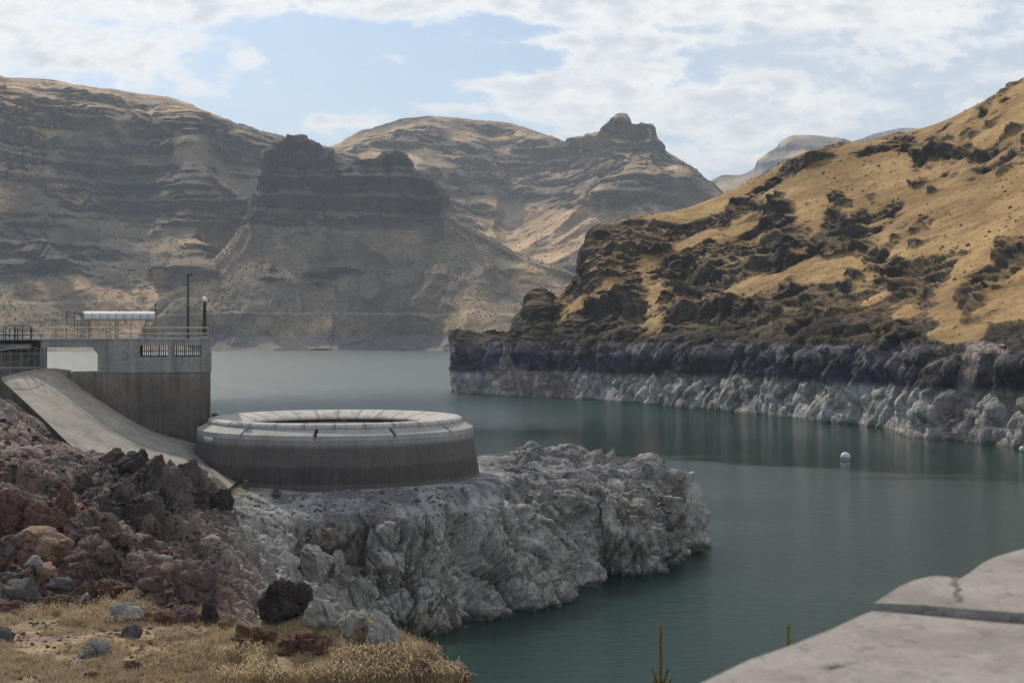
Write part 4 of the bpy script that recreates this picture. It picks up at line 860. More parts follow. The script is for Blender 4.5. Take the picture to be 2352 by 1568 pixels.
    for v in (700, 705, 712):
        mb = MB(); sbox(mb, s - .035, s + .035, zr(v) - .05, zr(v) + .05, 1.10, 1.128); mb.build('insulator', M_BLACK, t)
    # switch box on a pole
    t = empty('switch_box', TP(ts(331, .7), .7, zt0), 'rusty brown electrical box on a short pole behind the railing', 'electrical box', rz=TA)
    s = ts(331, .7); mb = MB(); sbox(mb, s - .1, s + .1, zr(761), zr(747), .6, .8); mb.build('box', flat_mat('rusty_box', (.14, .10, .075), .7), t, bevel=.01)
    mb = MB(); mb.tube([TP(s, .7, zt0), TP(s, .7, zr(761))], .03, 6); mb.build('pole', M_GALV, t)
    mb = MB(); sbox(mb, s - .05, s + .05, zr(765), zr(762), .56, .62); mb.build('lever', M_DARKM, t)
    # floodlight mast
    t = empty('floodlight_mast', TP(ts(432, .9), .9, zt0), 'tall thin grey mast with a dark floodlight head on top', 'lamp post', rz=TA)
    s = ts(432, .9); mb = MB(); mb.tube([TP(s, .9, zt0), TP(s, .9, zr(700))], .11, 8); mb.tube([TP(s, .9, zr(700.2)), TP(s, .9, zr(632))], .08, 8); mb.build('mast', M_DARKM, t)
    mb = MB(); s2 = ts(437, .9); 
    a = TP(s + .05, .9, zr(632)); b = TP(s2 - .15, .9, zr(627.6)); mb.hexa([TP(s + .06, .75, zr(633)), TP(s2 - .1, .75, zr(630)), TP(s2 - .1, 1.1, zr(630)), TP(s + .06, 1.1, zr(633)), TP(s + .06, .7, zr(630)), TP(s2 - .2, .7, zr(626.5)), TP(s2 - .2, 1.15, zr(626.5)), TP(s + .06, 1.15, zr(630))]); mb.build('lamp_head', M_BLACK, t)
    mb = MB(); mb.tube([TP(s, .9, zr(653.5)), TP(ts(423, .9), .9, zr(653)), TP(ts(422, .9), .9, zr(655))], .03, 6); mb.build('side_bracket', M_BLACK, t)
    mb = MB(); mb.tube([TP(s - .08, .86, zr(701)), TP(s - .08, .86, zr(698))], .05, 8); mb.build('sensor', M_WHITE, t)
    # globe lamp
    t = empty('globe_lamp', TP(ts(470, .8), .8, zt0), 'tapered dark lamp post with a white globe at the tower corner', 'lamp post', rz=TA)
    s = ts(470, .8); x, y, _ = TP(s, .8, 0); mb = MB(); mb.lathe([(.20, zt0 + .22), (.185, zt0 + .6), (.115, zr(694)), (.16, zr(693.5)), (.16, zr(692.6)), (.0, zr(692.5))], (x, y), 20); mb.build('post', M_DARKM, t, smooth=True)
    mb = MB(); r = .225; zc = zr(686.6); mb.lathe([(r * math.sin(a), zc - r * math.cos(a)) for a in [math.pi * i / 14 for i in range(15)]], (x, y), 24); mb.build('globe', flat_mat('white_glass_globe', (.80, .79, .75), .25, spec=.6, var=.03), t, smooth=True)
    mb = MB(); mb.box((x, y, zt0 + .11), (.62, .5, .22), TA); mb.build('plinth', M_COLLAR, t, bevel=.02)
    # black railing far left
    t = empty('black_railing', TP(ts(30, -.6), -.6, 19.2), 'black steel railing at the left edge in front of the pale pipes', 'railing', rz=TA)
    mb = MB(); sbox(mb, ts(70, -.6), ts(-60, -.6), zr(790.5) - .35, zr(790), -.9, 1.9); mb.build('walkway_slab', M_WING, t)
    for dd, us_, e in ((-.6, (13, 33, 52, 70.5), 0), (1.3, (8, 22, 36, 40.5, 73), 1)):
        for u in us_:
            mb = MB(); mb.tube([TP(ts(u, dd), dd, zr(790)), TP(ts(u, dd), dd, zr(750))], .04, 6); mb.build('post', M_BLACK, t)
        for v in ((750, 769) if not e else (750,)):
            mb = MB(); mb.tube([TP(ts(73 if e else 70.5, dd), dd, zr(v)), TP(ts(-60, dd), dd, zr(v))], .035, 6); mb.build('rail', M_BLACK, t)
    # curved grey railing on the apron lip
    t = empty('curved_railing', PP(50, 860, 112), 'arched grey tube railing on the upper lip of the apron', 'railing')
    pts = [(-40, 815, 863, 108.5), (3, 804, 863, 109), (23, 801, 861, 110), (48, 798, 857, 111.3), (66, 796, 854, 112.6), (80, 798, 852, 113.6), (92, 801, 851, 114.4), (100, 804, 850, 115)]
    mb = MB(); mb.tube([PP(u, v, Y) for u, v, _, Y in pts], .035, 6); mb.build('top_rail', M_GALV, t)
    mb = MB(); mb.tube([PP(u, v + (b - v) * .5, Y) for u, v, b, Y in pts], .015, 5); mb.build('cable', M_GALV, t)
    for u, v, b, Y in pts[1:]:
        mb = MB(); mb.tube([PP(u, v, Y), PP(u, b + 4, Y)], .028, 6); mb.build('post', M_GALV, t)
furniture()

# ================================================================== MARKERS, BUOYS, PARAPET
def marker(u, v0, v1, w, Y, label, frac=1):
    x, y, z = PP(u, v1, Y); h = (v1 - v0) / F * Y; a = w / F * Y / 2
    t = empty('stone_marker', (x, y, z), label, 'marker post', 'stubby markers by the drum'); mb = MB()
    mb.hexa([(x - a, y - a, z - .3), (x + a, y - a, z - .3), (x + a, y + a, z - .3), (x - a, y + a, z - .3), (x - a * .6, y - a * .6, z + h), (x + a * .6, y - a * .6, z + h), (x + a * .6, y + a * .6, z + h), (x - a * .6, y + a * .6, z + h)])
    mb.build('shaft', flat_mat('mossy_dark_concrete', (.085, .085, .07), .9, s=.1, var=.4), t, bevel=.03)
    mb = MB(); mb.box((x, y, z + .02), (a * 2.6, a * 2.6, .12), .1); mb.build('footing', M_SHADEW, t, bevel=.02)
marker(565, 1102, 1130, 16, 103.2, 'taller dark tapered marker post on dry grass before the drum')
marker(634, 1120, 1133, 17, 102.3, 'low broken marker stub right of the taller marker post')
def buoy(u, vw, r, label):
    Y = CZ * F / vw_(vw); x = (u - CU) / F * Y
    t = empty('buoy', (x, Y, 0), label, 'buoy', 'white mooring buoys'); mb = MB()
    mb.lathe([(r * math.sin(a), r * .62 - r * math.cos(a)) for a in [math.pi * i / 20 for i in range(21)]], (x, Y), 32); mb.build('float', flat_mat('buoy_white', (.62, .60, .57), .5, s=.8, var=.15), t, smooth=True)
    mb = MB(); mb.lathe([(r * 1.005, r * .42), (r * 1.03, r * .46), (r * 1.03, r * .54), (r * 1.005, r * .58)], (x, Y), 32); mb.build('waist_band', flat_mat('buoy_grime', (.22, .20, .17), .7), t, smooth=True)
    mb = MB(); mb.tube([(x, Y, r * 1.60), (x, Y, r * 1.72)], .06, 8); mb.build('top_eye', M_GALV, t)
def vw_(v): return v - HV
buoy(1942, 1056, .78, 'white ball buoy floating alone on dark green water')
buoy(2349, 1037, .60, 'white ball buoy cut by the right edge of the picture')

def parapet():
    H = .45; zt = CZ - H
    def G(u, v): Y = H * F / (v - HV); return ((u - CU) / F * Y, Y)
    m, nt, b = nodes('rough_parapet_stone'); n1 = nz(nt, 6, 7, .65); n2 = nz(nt, 90, 5, .7); n3 = nz(nt, 28, 4, .6)
    c = ramp(nt, n1, [(.3, (.28, .25, .215)), (.5, (.34, .305, .265)), (.7, (.40, .365, .32))]); c = mixc(nt, 1, c, ramp(nt, n2, [(.34, (.72,) * 3), (.48, (1, 1, 1)), (.7, (1.12,) * 3)]), 'MULTIPLY')
    c = mixc(nt, ramp(nt, n3, [(.60, (0, 0, 0)), (.66, (.75,) * 3)]), c, (.17, .145, .12)); c = mixc(nt, ramp(nt, nz(nt, 17, 5, .7), [(.60, (0, 0, 0)), (.70, (.6,) * 3)]), c, (.42, .40, .36)); c = mixc(nt, ramp(nt, nz(nt, 3.1, 6, .75), [(.52, (0, 0, 0)), (.60, (.45,) * 3)]), c, (.19, .165, .14))
    lk(nt, c, b.inputs['Base Color']); b.inputs['Roughness'].default_value = .9; b.inputs['Specular IOR Level'].default_value = .2
    bump(nt, b, mth(nt, 'ADD', n2, mth(nt, 'MULTIPLY', n1, .6)), .004)
    t = empty('stone_parapet', (1.1, 1.9, 18.3), 'pale rough stone parapet coping, close and out of focus, lower right corner', 'parapet')
    near_edge = [G(1540, 1600), G(1590, 1568), (G(1700, 1514)), G(1800, 1478), G(1900, 1438), G(1960, 1411), G(1992, 1399)]
    blockA = near_edge + [G(2100, 1408), G(2230, 1420), G(2352, 1430), G(2600, 1450), (3.2, 1.2), (.35, 1.0)]
    blockB = [G(1992, 1391), G(2015, 1376), G(2050, 1352), G(2085, 1336), G(2128, 1326), G(2160, 1329), G(2190, 1333), G(2212, 1318), G(2240, 1296), G(2272, 1281), G(2310, 1270), G(2352, 1259), G(2600, 1215), (4.2, 3.2), (4.2, 2.3), G(2600, 1436), G(2352, 1416), G(2230, 1407), G(2100, 1395)]
    def block(poly, name, dz):
        # solid with softly rounded top edge
        P = [Vector((x, y, 0)) for x, y in poly]; c0 = sum(P, Vector()) / len(P); rings = [(1.0, -1.9), (1.0, -.035), (.996, -.012), (.988, 0)]
        mb = MB(); vs = []; n = len(P)
        for s, z in rings:
            for p in P:
                d = c0 - p; q = p + d.normalized() * (1 - s) * 1.1; vs.append((q.x, q.y, zt + dz + z))
        fs = [(r * n + i, r * n + (i + 1) % n, (r + 1) * n + (i + 1) % n, (r + 1) * n + i) for r in range(3) for i in range(n)] + [tuple(3 * n + i for i in range(n))]
        mb.add(vs, fs); mb.build(name, m, t)
    block(blockA, 'coping_stone', 0); block(blockB, 'coping_stone', .004)
    md = flat_mat('crumbling_joint_mortar', (.075, .066, .057), .95, s=.01, var=.6, bd=.003)
    mb = MB(); A = [G(1990, 1398), G(2100, 1409), G(2230, 1421), G(2352, 1431), G(2600, 1452)]; B = [G(1988, 1389), G(2100, 1393), G(2230, 1405), G(2352, 1414), G(2600, 1434)]
    vs = [(x, y, zt - .02) for x, y in A] + [(x, y, zt - .02) for x, y in B] + [(x, y, zt - .5) for x, y in A] + [(x, y, zt - .5) for x, y in B]; n = 5
    mb.add(vs, [(i, i + 1, n + i + 1, n + i) for i in range(n - 1)] + [(i, 2 * n + i, 2 * n + i + 1, i + 1) for i in range(n - 1)] + [(0, n, 3 * n, 2 * n)]); mb.build('mortar_joint', md, t)
    rr = random.Random(4); mb = MB(); prev = None
    for k in range(13):
        v = 1331 + k * 4.6; u = 2191 + math.sin(k * 1.3) * 5 + rr.uniform(-3, 3) + k * .9; w = rr.uniform(2, 7) if k % 3 else 9
        x, y = G(u, v); x0, _ = G(u - w, v); x1, _ = G(u + w, v); q = [(x0, y, zt + .0055), (x1, y, zt + .0055)]
        if prev: mb.add([prev[0], prev[1], q[1], q[0]], [(0, 1, 2, 3)])
        prev = q
    mb.build('crack', flat_mat('crack_dirt', (.16, .12, .10), .95, s=.01), t)
    ms_ = flat_mat('scratch_dirt', (.15, .12, .10), .95, s=.01)
    for (u, v, u2, v2, w) in [(1900, 1535, 1975, 1518, 2), (1905, 1533, 1930, 1528, 5), (2440, 1520, 2500, 1510, 3)]:
        mb = MB(); a, b_ = G(u, v), G(u2, v2); c_, d_ = G(u, v + w), G(u2, v2 + 1); mb.add([(a[0], a[1], zt + .0015), (b_[0], b_[1], zt + .0015), (d_[0], d_[1], zt + .0015), (c_[0], c_[1], zt + .0015)], [(0, 1, 2, 3)]); mb.build('scratch', ms_, t)
parapet()

# ================================================================== BOULDERS
def ico(sub):
    import bmesh
    bm = bmesh.new(); bmesh.ops.create_icosphere(bm, subdivisions=sub, radius=1); v = np.array([x.co for x in bm.verts], np.float32); f = np.array([[q.index for q in x.verts] for x in bm.faces]); bm.free(); return v, f
ICO = {k: ico(k) for k in (1, 2, 3, 5, 6)}
def rock_mesh(seed, dims, sub=5, cuts=16, rough=1.0, layered=0, px=1):
    r = np.random.RandomState(seed); v, f = ICO[sub]; v = v.copy()
    for _ in range(cuts):
        nrm = r.normal(size=3); nrm /= np.linalg.norm(nrm); o = r.uniform(.55, .85); d = v @ nrm - o; v -= np.outer(np.maximum(d, 0) * .96, nrm)
    v /= np.abs(v).max(0); v = v * np.array(dims, np.float32) * .5
    s = float(np.mean(dims)); q = v + seed * 7.3
    nr_ = v / (np.linalg.norm(v, axis=1, keepdims=True) + 1e-6)
    fa, ea = facets(q, s * .42); fb, eb = facets(q, s * .15)
    lay = 0
    if layered: 
        ax = r.normal(size=3) * [.5, .2, 1]; ax /= np.linalg.norm(ax); hh = (q @ ax) / (s * .07) + fbm(q, s * .5, 3); lay = ((hh % 1) - .5) * s * .035 * layered
    d = (fa * s * .075 + fb * s * .028 + fbm(q, s * .5, 5) * s * .03 - (1 - sst(0, .05, ea)) * s * .008 + fbm(q, s * .06, 3, .6) * s * .008) * rough + lay
    return v + nr_ * d[:, None], f
def rockmat(name, a, b_, s=.25, moss=None, bd=.03):
    m, nt, b = nodes(name); n1 = nz(nt, 1 / s, 8, .68); n2 = nz(nt, 6 / s, 7, .7); k = mth(nt, 'ADD', mth(nt, 'MULTIPLY', n1, .6), mth(nt, 'MULTIPLY', n2, .4))
    c = ramp(nt, k, [(.36, a), (.62, b_)])
    if moss: c = mixc(nt, ramp(nt, nz(nt, .6 / s, 5, .6), [(.52, (0, 0, 0)), (.62, (.7,) * 3)]), c, moss)
    lk(nt, c, b.inputs['Base Color']); b.inputs['Roughness'].default_value = .95; b.inputs['Specular IOR Level'].default_value = .15; bump(nt, b, k, bd)
    v = nt.nodes.new('ShaderNodeTexVoronoi'); v.distance = 'CHEBYCHEV'; v.inputs['Scale'].default_value = 1.1 / s; g = nt.nodes.new('ShaderNodeNewGeometry'); va = nt.nodes.new('ShaderNodeVectorMath'); va.operation = 'MULTIPLY_ADD'
    wn = nt.nodes.new('ShaderNodeTexNoise'); wn.inputs['Scale'].default_value = 1.5 / s; lk(nt, g.outputs['Position'], wn.inputs['Vector']); lk(nt, wn.outputs['Color'], va.inputs[0]); va.inputs[1].default_value = (s,) * 3; lk(nt, g.outputs['Position'], va.inputs[2]); lk(nt, va.outputs[0], v.inputs['Vector'])
    bump(nt, b, mth(nt, 'SUBTRACT', k, mth(nt, 'MULTIPLY', v.outputs['Distance'], .6)), bd * 3.2); return m
RK = {'tan': rockmat('tan_stone', (.20, .125, .08), (.42, .29, .20)), 'red': rockmat('red_stone', (.080, .045, .036), (.21, .122, .095)), 'maroon': rockmat('maroon_stone', (.070, .047, .044), (.21, .15, .135)),
      'black': rockmat('black_stone', (.022, .018, .019), (.085, .07, .068)), 'slate': rockmat('slate_stone', (.07, .070, .072), (.17, .162, .155), moss=(.15, .095, .065)), 'grey': rockmat('grey_stone', (.19, .175, .155), (.38, .355, .315)),
      'pale': rockmat('pale_stone', (.22, .205, .18), (.42, .395, .35)), 'brown': rockmat('brown_stone', (.050, .032, .024), (.20, .115, .075)), 'moss': rockmat('mossy_brown_stone', (.07, .045, .03), (.20, .12, .065), moss=(.12, .075, .04))}
# (left, right, top, bottom in the photo, stone, layered, seed, label)
BL = [(36, 172, 1208, 1286, 'tan', 0, 1, 'largest tan orange boulder lying on the left slope'), (-14, 50, 1222, 1290, 'maroon', 0, 2, 'reddish grey slab leaning at the left edge beside the big tan boulder'),
 (-12, 34, 1258, 1296, 'tan', 0, 3, 'pinkish boulder at the left edge under the reddish slab'), (60, 98, 1274, 1300, 'grey', 0, 4, 'small pale boulder just below the largest tan boulder'), (68, 136, 1292, 1336, 'tan', 0, 5, 'rounded tan boulder below the small pale one'),
 (108, 192, 1322, 1358, 'slate', 0, 6, 'long blue slate boulder above the dry grass'), (10, 86, 1328, 1384, 'slate', 0, 7, 'brown and slate boulder with bluish top near the left edge'), (-6, 46, 1312, 1340, 'slate', 0, 8, 'small slate boulder tucked behind the brown and slate one'),
 (150, 284, 1226, 1338, 'maroon', 1.2, 9, 'big layered maroon outcrop right of the largest tan boulder'), (60, 160, 1150, 1222, 'red', .8, 10, 'brick red outcrop above the largest tan boulder'), (128, 170, 1116, 1200, 'red', .8, 11, 'upright red rock column behind the brick red outcrop'),
 (-20, 64, 1122, 1222, 'red', .8, 12, 'tall red outcrop at the left edge'), (140, 226, 1188, 1240, 'maroon', .6, 13, 'blocky purple boulder between red outcrop and gully'), (394, 502, 1286, 1400, 'maroon', .5, 14, 'large faceted maroon boulder at the slope centre'),
 (460, 502, 1372, 1434, 'black', 0, 15, 'dark crumbly rock under the large faceted maroon boulder'), (318, 386, 1322, 1366, 'maroon', 0, 16, 'angular grey maroon block left of the large faceted boulder'), (358, 388, 1336, 1372, 'slate', 0, 17, 'small bluish upright stone beside the angular block'),
 (236, 330, 1380, 1434, 'grey', 0, 18, 'flat light grey slab rising from the dry grass'), (598, 704, 1326, 1440, 'black', .6, 19, 'tall black rock standing before the pale gully'), (530, 640, 1434, 1500, 'moss', .6, 20, 'dark brown mossy rock mound below the black rock'),
 (628, 768, 1444, 1506, 'brown', .8, 21, 'long brown rock ridge along the grass edge'), (762, 846, 1466, 1520, 'brown', .5, 22, 'rust brown block at the grass edge'), (850, 925, 1500, 1560, 'brown', .5, 23, 'rust brown ledge rock overlooking the dark water'),
 (915, 1002, 1508, 1575, 'brown', .5, 24, 'rightmost long brown ledge rock behind grass tufts'), (1032, 1092, 1530, 1590, 'brown', 0, 25, 'small brown boulder alone at the grass corner by the water'), (182, 262, 1462, 1512, 'grey', 1.0, 26, 'split grey brown rock lying in the dry grass'),
 (-18, 38, 1434, 1478, 'slate', 0, 27, 'dark slate boulder in the grass at the left edge'), (276, 326, 1428, 1472, 'slate', 0, 28, 'small dark stone with rusty face in the grass'), (286, 322, 1516, 1544, 'brown', 0, 29, 'round brown stone low in the dry grass'),
 (186, 224, 1540, 1564, 'brown', 0, 30, 'dull brown stone near the bottom edge'), (628, 666, 1536, 1575, 'slate', 0, 31, 'upright blue grey stone at the bottom edge'), (416, 480, 1050, 1176, 'maroon', .6, 32, 'tall maroon rock tower in front of the concrete apron'),
 (348, 374, 1042, 1086, 'brown', 0, 33, 'small round topped rock on the ridge against the apron'), (376, 402, 1054, 1092, 'maroon', 0, 34, 'pointed maroon rock left of the tall rock tower'), (272, 346, 1030, 1078, 'black', 0, 35, 'dark lumpy rock on the ridge below the apron'),
 (232, 286, 1026, 1066, 'maroon', 0, 36, 'low maroon rock at the left end of the ridge'), (470, 530, 1120, 1180, 'black', 1.0, 37, 'dark layered rock leaning beside the tall rock tower'), (352, 420, 1078, 1150, 'maroon', .5, 38, 'broad maroon rock below the pointed one'),
 (536, 586, 1234, 1280, 'grey', 0, 39, 'square grey block high in the pale gully'), (694, 762, 1248, 1334, 'grey', .3, 40, 'leaning grey slab in the bowl under the headland'), (756, 790, 1262, 1336, 'grey', .3, 41, 'narrow grey slab right of the leaning one'),
 (836, 915, 1398, 1500, 'pale', .2, 42, 'pale chalky boulder stack at the water corner'), (780, 850, 1400, 1470, 'pale', .2, 43, 'pale jagged rock left of the chalky stack'), (704, 780, 1366, 1450, 'pale', .3, 44, 'pale ribbed rock right of the tall black rock'),
 (0, 76, 1064, 1112, 'black', 0, 45, 'dark rounded rock high on the left slope'), (4, 28, 932, 954, 'grey', 0, 46, 'small grey rock beside the apron side wall'), (354, 420, 1400, 1440, 'red', 0, 47, 'rusty mossy clump of rock above the grass'), (400, 470, 1392, 1436, 'maroon', 0, 48, 'low maroon rock shelf behind the grass'),
 (300, 344, 1392, 1426, 'tan', 0, 49, 'small tan stone beside the flat light grey slab'), (200, 300, 1326, 1372, 'brown', 0, 50, 'brown broken rock between slate boulder and grass'), (90, 180, 1364, 1396, 'moss', 0, 51, 'mossy brown rock above the tall grass'), (-10, 60, 1376, 1408, 'red', 0, 52, 'dark red rock at the left edge over the grass'),
 (280, 330, 1290, 1330, 'maroon', 0, 53, 'maroon stone right of the layered outcrop'), (330, 392, 1270, 1296, 'grey', 1, 54, 'thin grey layered slab in the gully'), (500, 534, 1426, 1446, 'moss', 0, 55, 'small mossy rock left of the mullein stalks'),
 (1412, 1460, 1116, 1170, 'grey', 0, 56, 'pale block on the headland above the green patch')][:55]
def boulders():
    for (a, b, v0, v1, k, lay, seed, label) in BL:
        v0_ = max(v1 - 4, v0 + 1); x, y, z = hit((a + b) / 2, v1 - 3); 
        if b - a > 50 and v1 > 1290 and v0 < 1400 and False: pass
        w = (b - a) / F * y; h = (v1 - v0) / F * y; dep = min(w, h) * 1.0 + .25 * max(w, h)
        yc = y + dep * .35
        vv, f = rock_mesh(seed, (w * 1.06, dep, h * 1.28), 6, 15, {'black': 1.9, 'brown': 1.9, 'maroon': 1.6, 'red': 1.6, 'moss': 2.0, 'pale': 1.6}.get(k, 1.1), lay)
        t = tag(npmesh('boulder', vv, f, RK[k], smooth=True), label, 'boulder', 'boulders on the slope')
        t.location = ((((a + b) / 2) - CU) / F * yc, yc, z + h * .40 + (yc - y) * .0)
        # keep its top where the photo shows it
        vt = HV - (t.location[2] + vv[:, 2].max() - CZ) / yc * F; t.location[2] += (vt - v0) / F * yc
boulders()

def rubble():
    """loose stones lying over the left slope and the grass, the gully and the headland"""
    r = np.random.RandomState(5)
    def batch(name, n, u0, u1, v0, v1, s0, s1, mats, y0=30):
        v, f = ICO[2]; prot = []
        for k in range(8):
            q = v.copy()
            for _ in range(9):
                nn = r.normal(size=3); nn /= np.linalg.norm(nn); d = q @ nn - r.uniform(.4, .8); q -= np.outer(np.maximum(d, 0), nn)
            prot.append(q)
        V = {m_: [] for m_ in mats}; Fc = {m_: [] for m_ in mats}; cnt = {m_: 0 for m_ in mats}
        for _ in range(n):
            u, vv = r.uniform(u0, u1), r.uniform(v0, v1); x, y, z = hit(u, vv, y0)
            if z < .2 or (y > 105 and math.hypot(x + 14.2, y - 115) < 12) : continue
            if u > 470 and y > 90 and u < 560 and vv < 1105: continue
            s = s0 * (s1 / s0) ** (r.rand() ** 2.2) * (.5 + y / 90); m_ = mats[r.randint(len(mats))] if not callable(mats) else 0
            q = prot[r.randint(8)] * (np.array([1, r.uniform(.6, 1), r.uniform(.35, .8)]) * s); a = r.uniform(0, 6.28); co, si = math.cos(a), math.sin(a); tl = r.normal() * .35
            R_ = np.array([[co, -si, 0], [si, co, 0], [0, 0, 1]]) @ np.array([[1, 0, 0], [0, math.cos(tl), -math.sin(tl)], [0, math.sin(tl), math.cos(tl)]])
            V[m_].append(q @ R_.T + [x, y, z + s * .1]); Fc[m_].append(f + cnt[m_]); cnt[m_] += len(v)
        for m_ in sorted(set(mats)):
            if V[m_]: tag(npmesh(name, np.concatenate(V[m_]), np.concatenate(Fc[m_]), RK[m_], smooth=False), kind='stuff')
    batch('loose_stones', 2200, -30, 520, 960, 1420, .03, .22, ['maroon', 'maroon', 'brown', 'brown', 'black', 'red'])
    batch('stone_chips', 2600, -30, 640, 1400, 1568, .02, .13, ['maroon', 'slate', 'brown'])
    batch('grey_scree', 500, 470, 760, 1130, 1440, .03, .20, ['grey', 'pale'], 60)
    batch('headland_scree', 1500, 560, 1560, 1120, 1190, .03, .16, ['grey', 'pale', 'slate'], 95)
rubble()

# ================================================================== GRASS AND PLANTS
def grassmat(name, a, b_):
    m, nt, b = nodes(name); n = nz(nt, 3, 3, .6); g = nt.nodes.new('ShaderNodeNewGeometry')
    c = ramp(nt, mth(nt, 'ADD', mth(nt, 'MULTIPLY', n, .5), mth(nt, 'MULTIPLY', g.outputs['Random Per Island'], .5)), [(.2, a), (.8, b_)]); lk(nt, c, b.inputs['Base Color']); b.inputs['Roughness'].default_value = .8; b.inputs['Specular IOR Level'].default_value = .1
    b.inputs['Transmission Weight'].default_value = 0; return m
def grass():
    r = np.random.RandomState(8); V = []; Fq = []; cnt = 0
    def blades(n, u0, u1, v0, v1, h0, h1, w, lean, dens=None, head=False, y0=16):
        nonlocal cnt
        for _ in range(n):
            u, v = r.uniform(u0, u1), r.uniform(v0, v1)
            x, y, z = hit(u, v, y0)
            if y > 52: continue
            if dens is not None and vn(x, y) < dens: continue
            k = r.randint(5, 10); 
            for j in range(k):
                a = r.uniform(0, 6.28); h = r.uniform(h0, h1); l = r.uniform(.2, 1) * lean * h; bx, by = x + r.normal() * .07, y + r.normal() * .07
                dx, dy = math.cos(a), math.sin(a); px_, py_ = -dy * w / 2, dx * w / 2
                pts = [(0, 0), (.25 * l, .5 * h), (.62 * l, .85 * h), (l, h * (.98 if not head else .92))]; ws = [1, .85, .55, .15] if not head else [.5, .5, .7, .3]
                if head: pts = [(0, 0), (.12 * l, .6 * h), (.45 * l, .95 * h), (l, .86 * h)]; ws = [.5, .45, 1.5, .5]
                for (q, zz), s_ in zip(pts, ws):
                    V.append((bx + dx * q + px_ * s_, by + dy * q + py_ * s_, z - .03 + zz)); V.append((bx + dx * q - px_ * s_, by + dy * q - py_ * s_, z - .03 + zz))
                for i in range(3): Fq.append((cnt + 2 * i, cnt + 2 * i + 1, cnt + 2 * i + 3, cnt + 2 * i + 2))
                cnt += 8
    def vn(x, y): return float(vnoise(np.array([[x / 1.6, y / 1.6, 3.3]], np.float32))[0] * .6 + vnoise(np.array([[x / .5, y / .5, 8.3]], np.float32))[0] * .4)
    blades(19000, -40, 1000, 1388, 1585, .03, .19, .009, 1.1, .40)
    blades(700, 60, 340, 1375, 1440, .15, .40, .008, .6, .47, True)
    blades(1900, 500, 1010, 1512, 1585, .16, .50, .008, .7, .46, True)
    blades(120, 1000, 1170, 1550, 1590, .30, .5, .012, .7, None, True)
    m = grassmat('dry_grass', (.32, .225, .125), (.64, .50, .30)); tag(npmesh('dry_grass', V, Fq, m, smooth=True), kind='stuff')
grass()

def mullein(u, vt, vb, Y, label, leafy=False, bend=0.0, side=(), dead=True):
    x = (u - CU) / F * Y; zt_ = CZ + (HV - vt) / F * Y; zb = CZ + (HV - vb) / F * Y; h = zt_ - zb
    t = empty('mullein', (x, Y, zb), label, 'wild plant', 'mullein stalks'); r = random.Random(int(u))
    ms = rockmat('mullein_stalk', (.13, .075, .02), (.30, .19, .05), .02, bd=.004) if dead else rockmat('mullein_spike_green', (.12, .11, .02), (.36, .32, .07), .02, bd=.004)
    def spike(p0, p1, r0, name, bnd=0):
        mb = MB(); n = 26; p0, p1 = Vector(p0), Vector(p1); pts = []; rs = []
        for i in range(n + 1):
            q = i / n; p = p0.lerp(p1, q); p.x += math.sin(q * math.pi) * bnd + (bnd * .9 * max(0, q - .85) * 6 if bnd else 0); pts.append(p); rs.append(r0 * (.45 if q < .25 else 1.0 + .25 * math.sin(i * 2.4)) * (1 - .45 * q))
        mb.tube(pts, rs, 8)
        for i in range(90):     # knobbly seed capsules
            q = r.uniform(.22, .98); p = p0.lerp(p1, q); p.x += math.sin(q * math.pi) * bnd; a = r.uniform(0, 6.28); rr_ = r0 * (1.1 - .4 * q); c = p + Vector((math.cos(a) * rr_, math.sin(a) * rr_, 0)); s = r0 * .42
            mb.add([c + Vector(d) * s for d in ((1, 0, 0), (-1, 0, 0), (0, 1, 0), (0, -1, 0), (0, 0, 1.3), (0, 0, -1))], [(0, 2, 4), (2, 1, 4), (1, 3, 4), (3, 0, 4), (2, 0, 5), (1, 2, 5), (3, 1, 5), (0, 3, 5)])
        mb.build(name, ms, t, smooth=True)
    R0 = max(.014, min(.04, h * .022)) if Y > 20 else .012; 
    spike((x, Y, zb - .1), (x, Y, zt_), R0, 'stalk', bend)
    for dx, z0, z1 in side: spike((x + dx * .25, Y, zb + h * z0), (x + dx, Y, zb + h * z1), R0 * .6, 'branch', 0)
    if leafy:
        ml = flat_mat('mullein_leaf', (.20, .24, .07), .8, s=.03)
        for i in range(16):
            a = i * 2.4; l = h * r.uniform(.16, .26) * (1 - i / 26); zz = zb + h * (.05 + .028 * i); mb = MB(); vs = []
            for k, (q, w) in enumerate(((0, .15), (.3, .8), (.65, 1), (1, .05))):
                c = Vector((x + math.cos(a) * l * q, Y + math.sin(a) * l * q, zz + l * (.5 * q - .5 * q * q))); s = Vector((-math.sin(a), math.cos(a), 0)) * w * l * .2; vs += [c - s, c + s]
            mb.add(vs, [(0, 1, 3, 2), (2, 3, 5, 4), (4, 5, 7, 6)]); mb.build('leaf', ml, t, smooth=True)
mullein(532, 1368, 1434, 44.5, 'dry brown mullein spikes left of the tall black rock', side=((-.09, .05, .35), (.10, .05, .4), (.16, .0, .25), (-.16, 0, .45)))
mullein(598, 1366, 1432, 43.5, 'green leafy mullein in front of the tall black rock', True, dead=False)
mullein(640, 1396, 1440, 43, 'thin brown mullein stalk against the black rock')
mullein(1517, 1432, 1640, 9.0, 'bent brown mullein stalk near the bottom edge over the water', bend=.0, side=((-.05, .30, .50), (.05, .30, .52), (.07, .22, .40), (-.04, .2, .38)))
mullein(1811, 1430, 1640, 8.0, 'yellow green mullein tip showing above the parapet', dead=False)

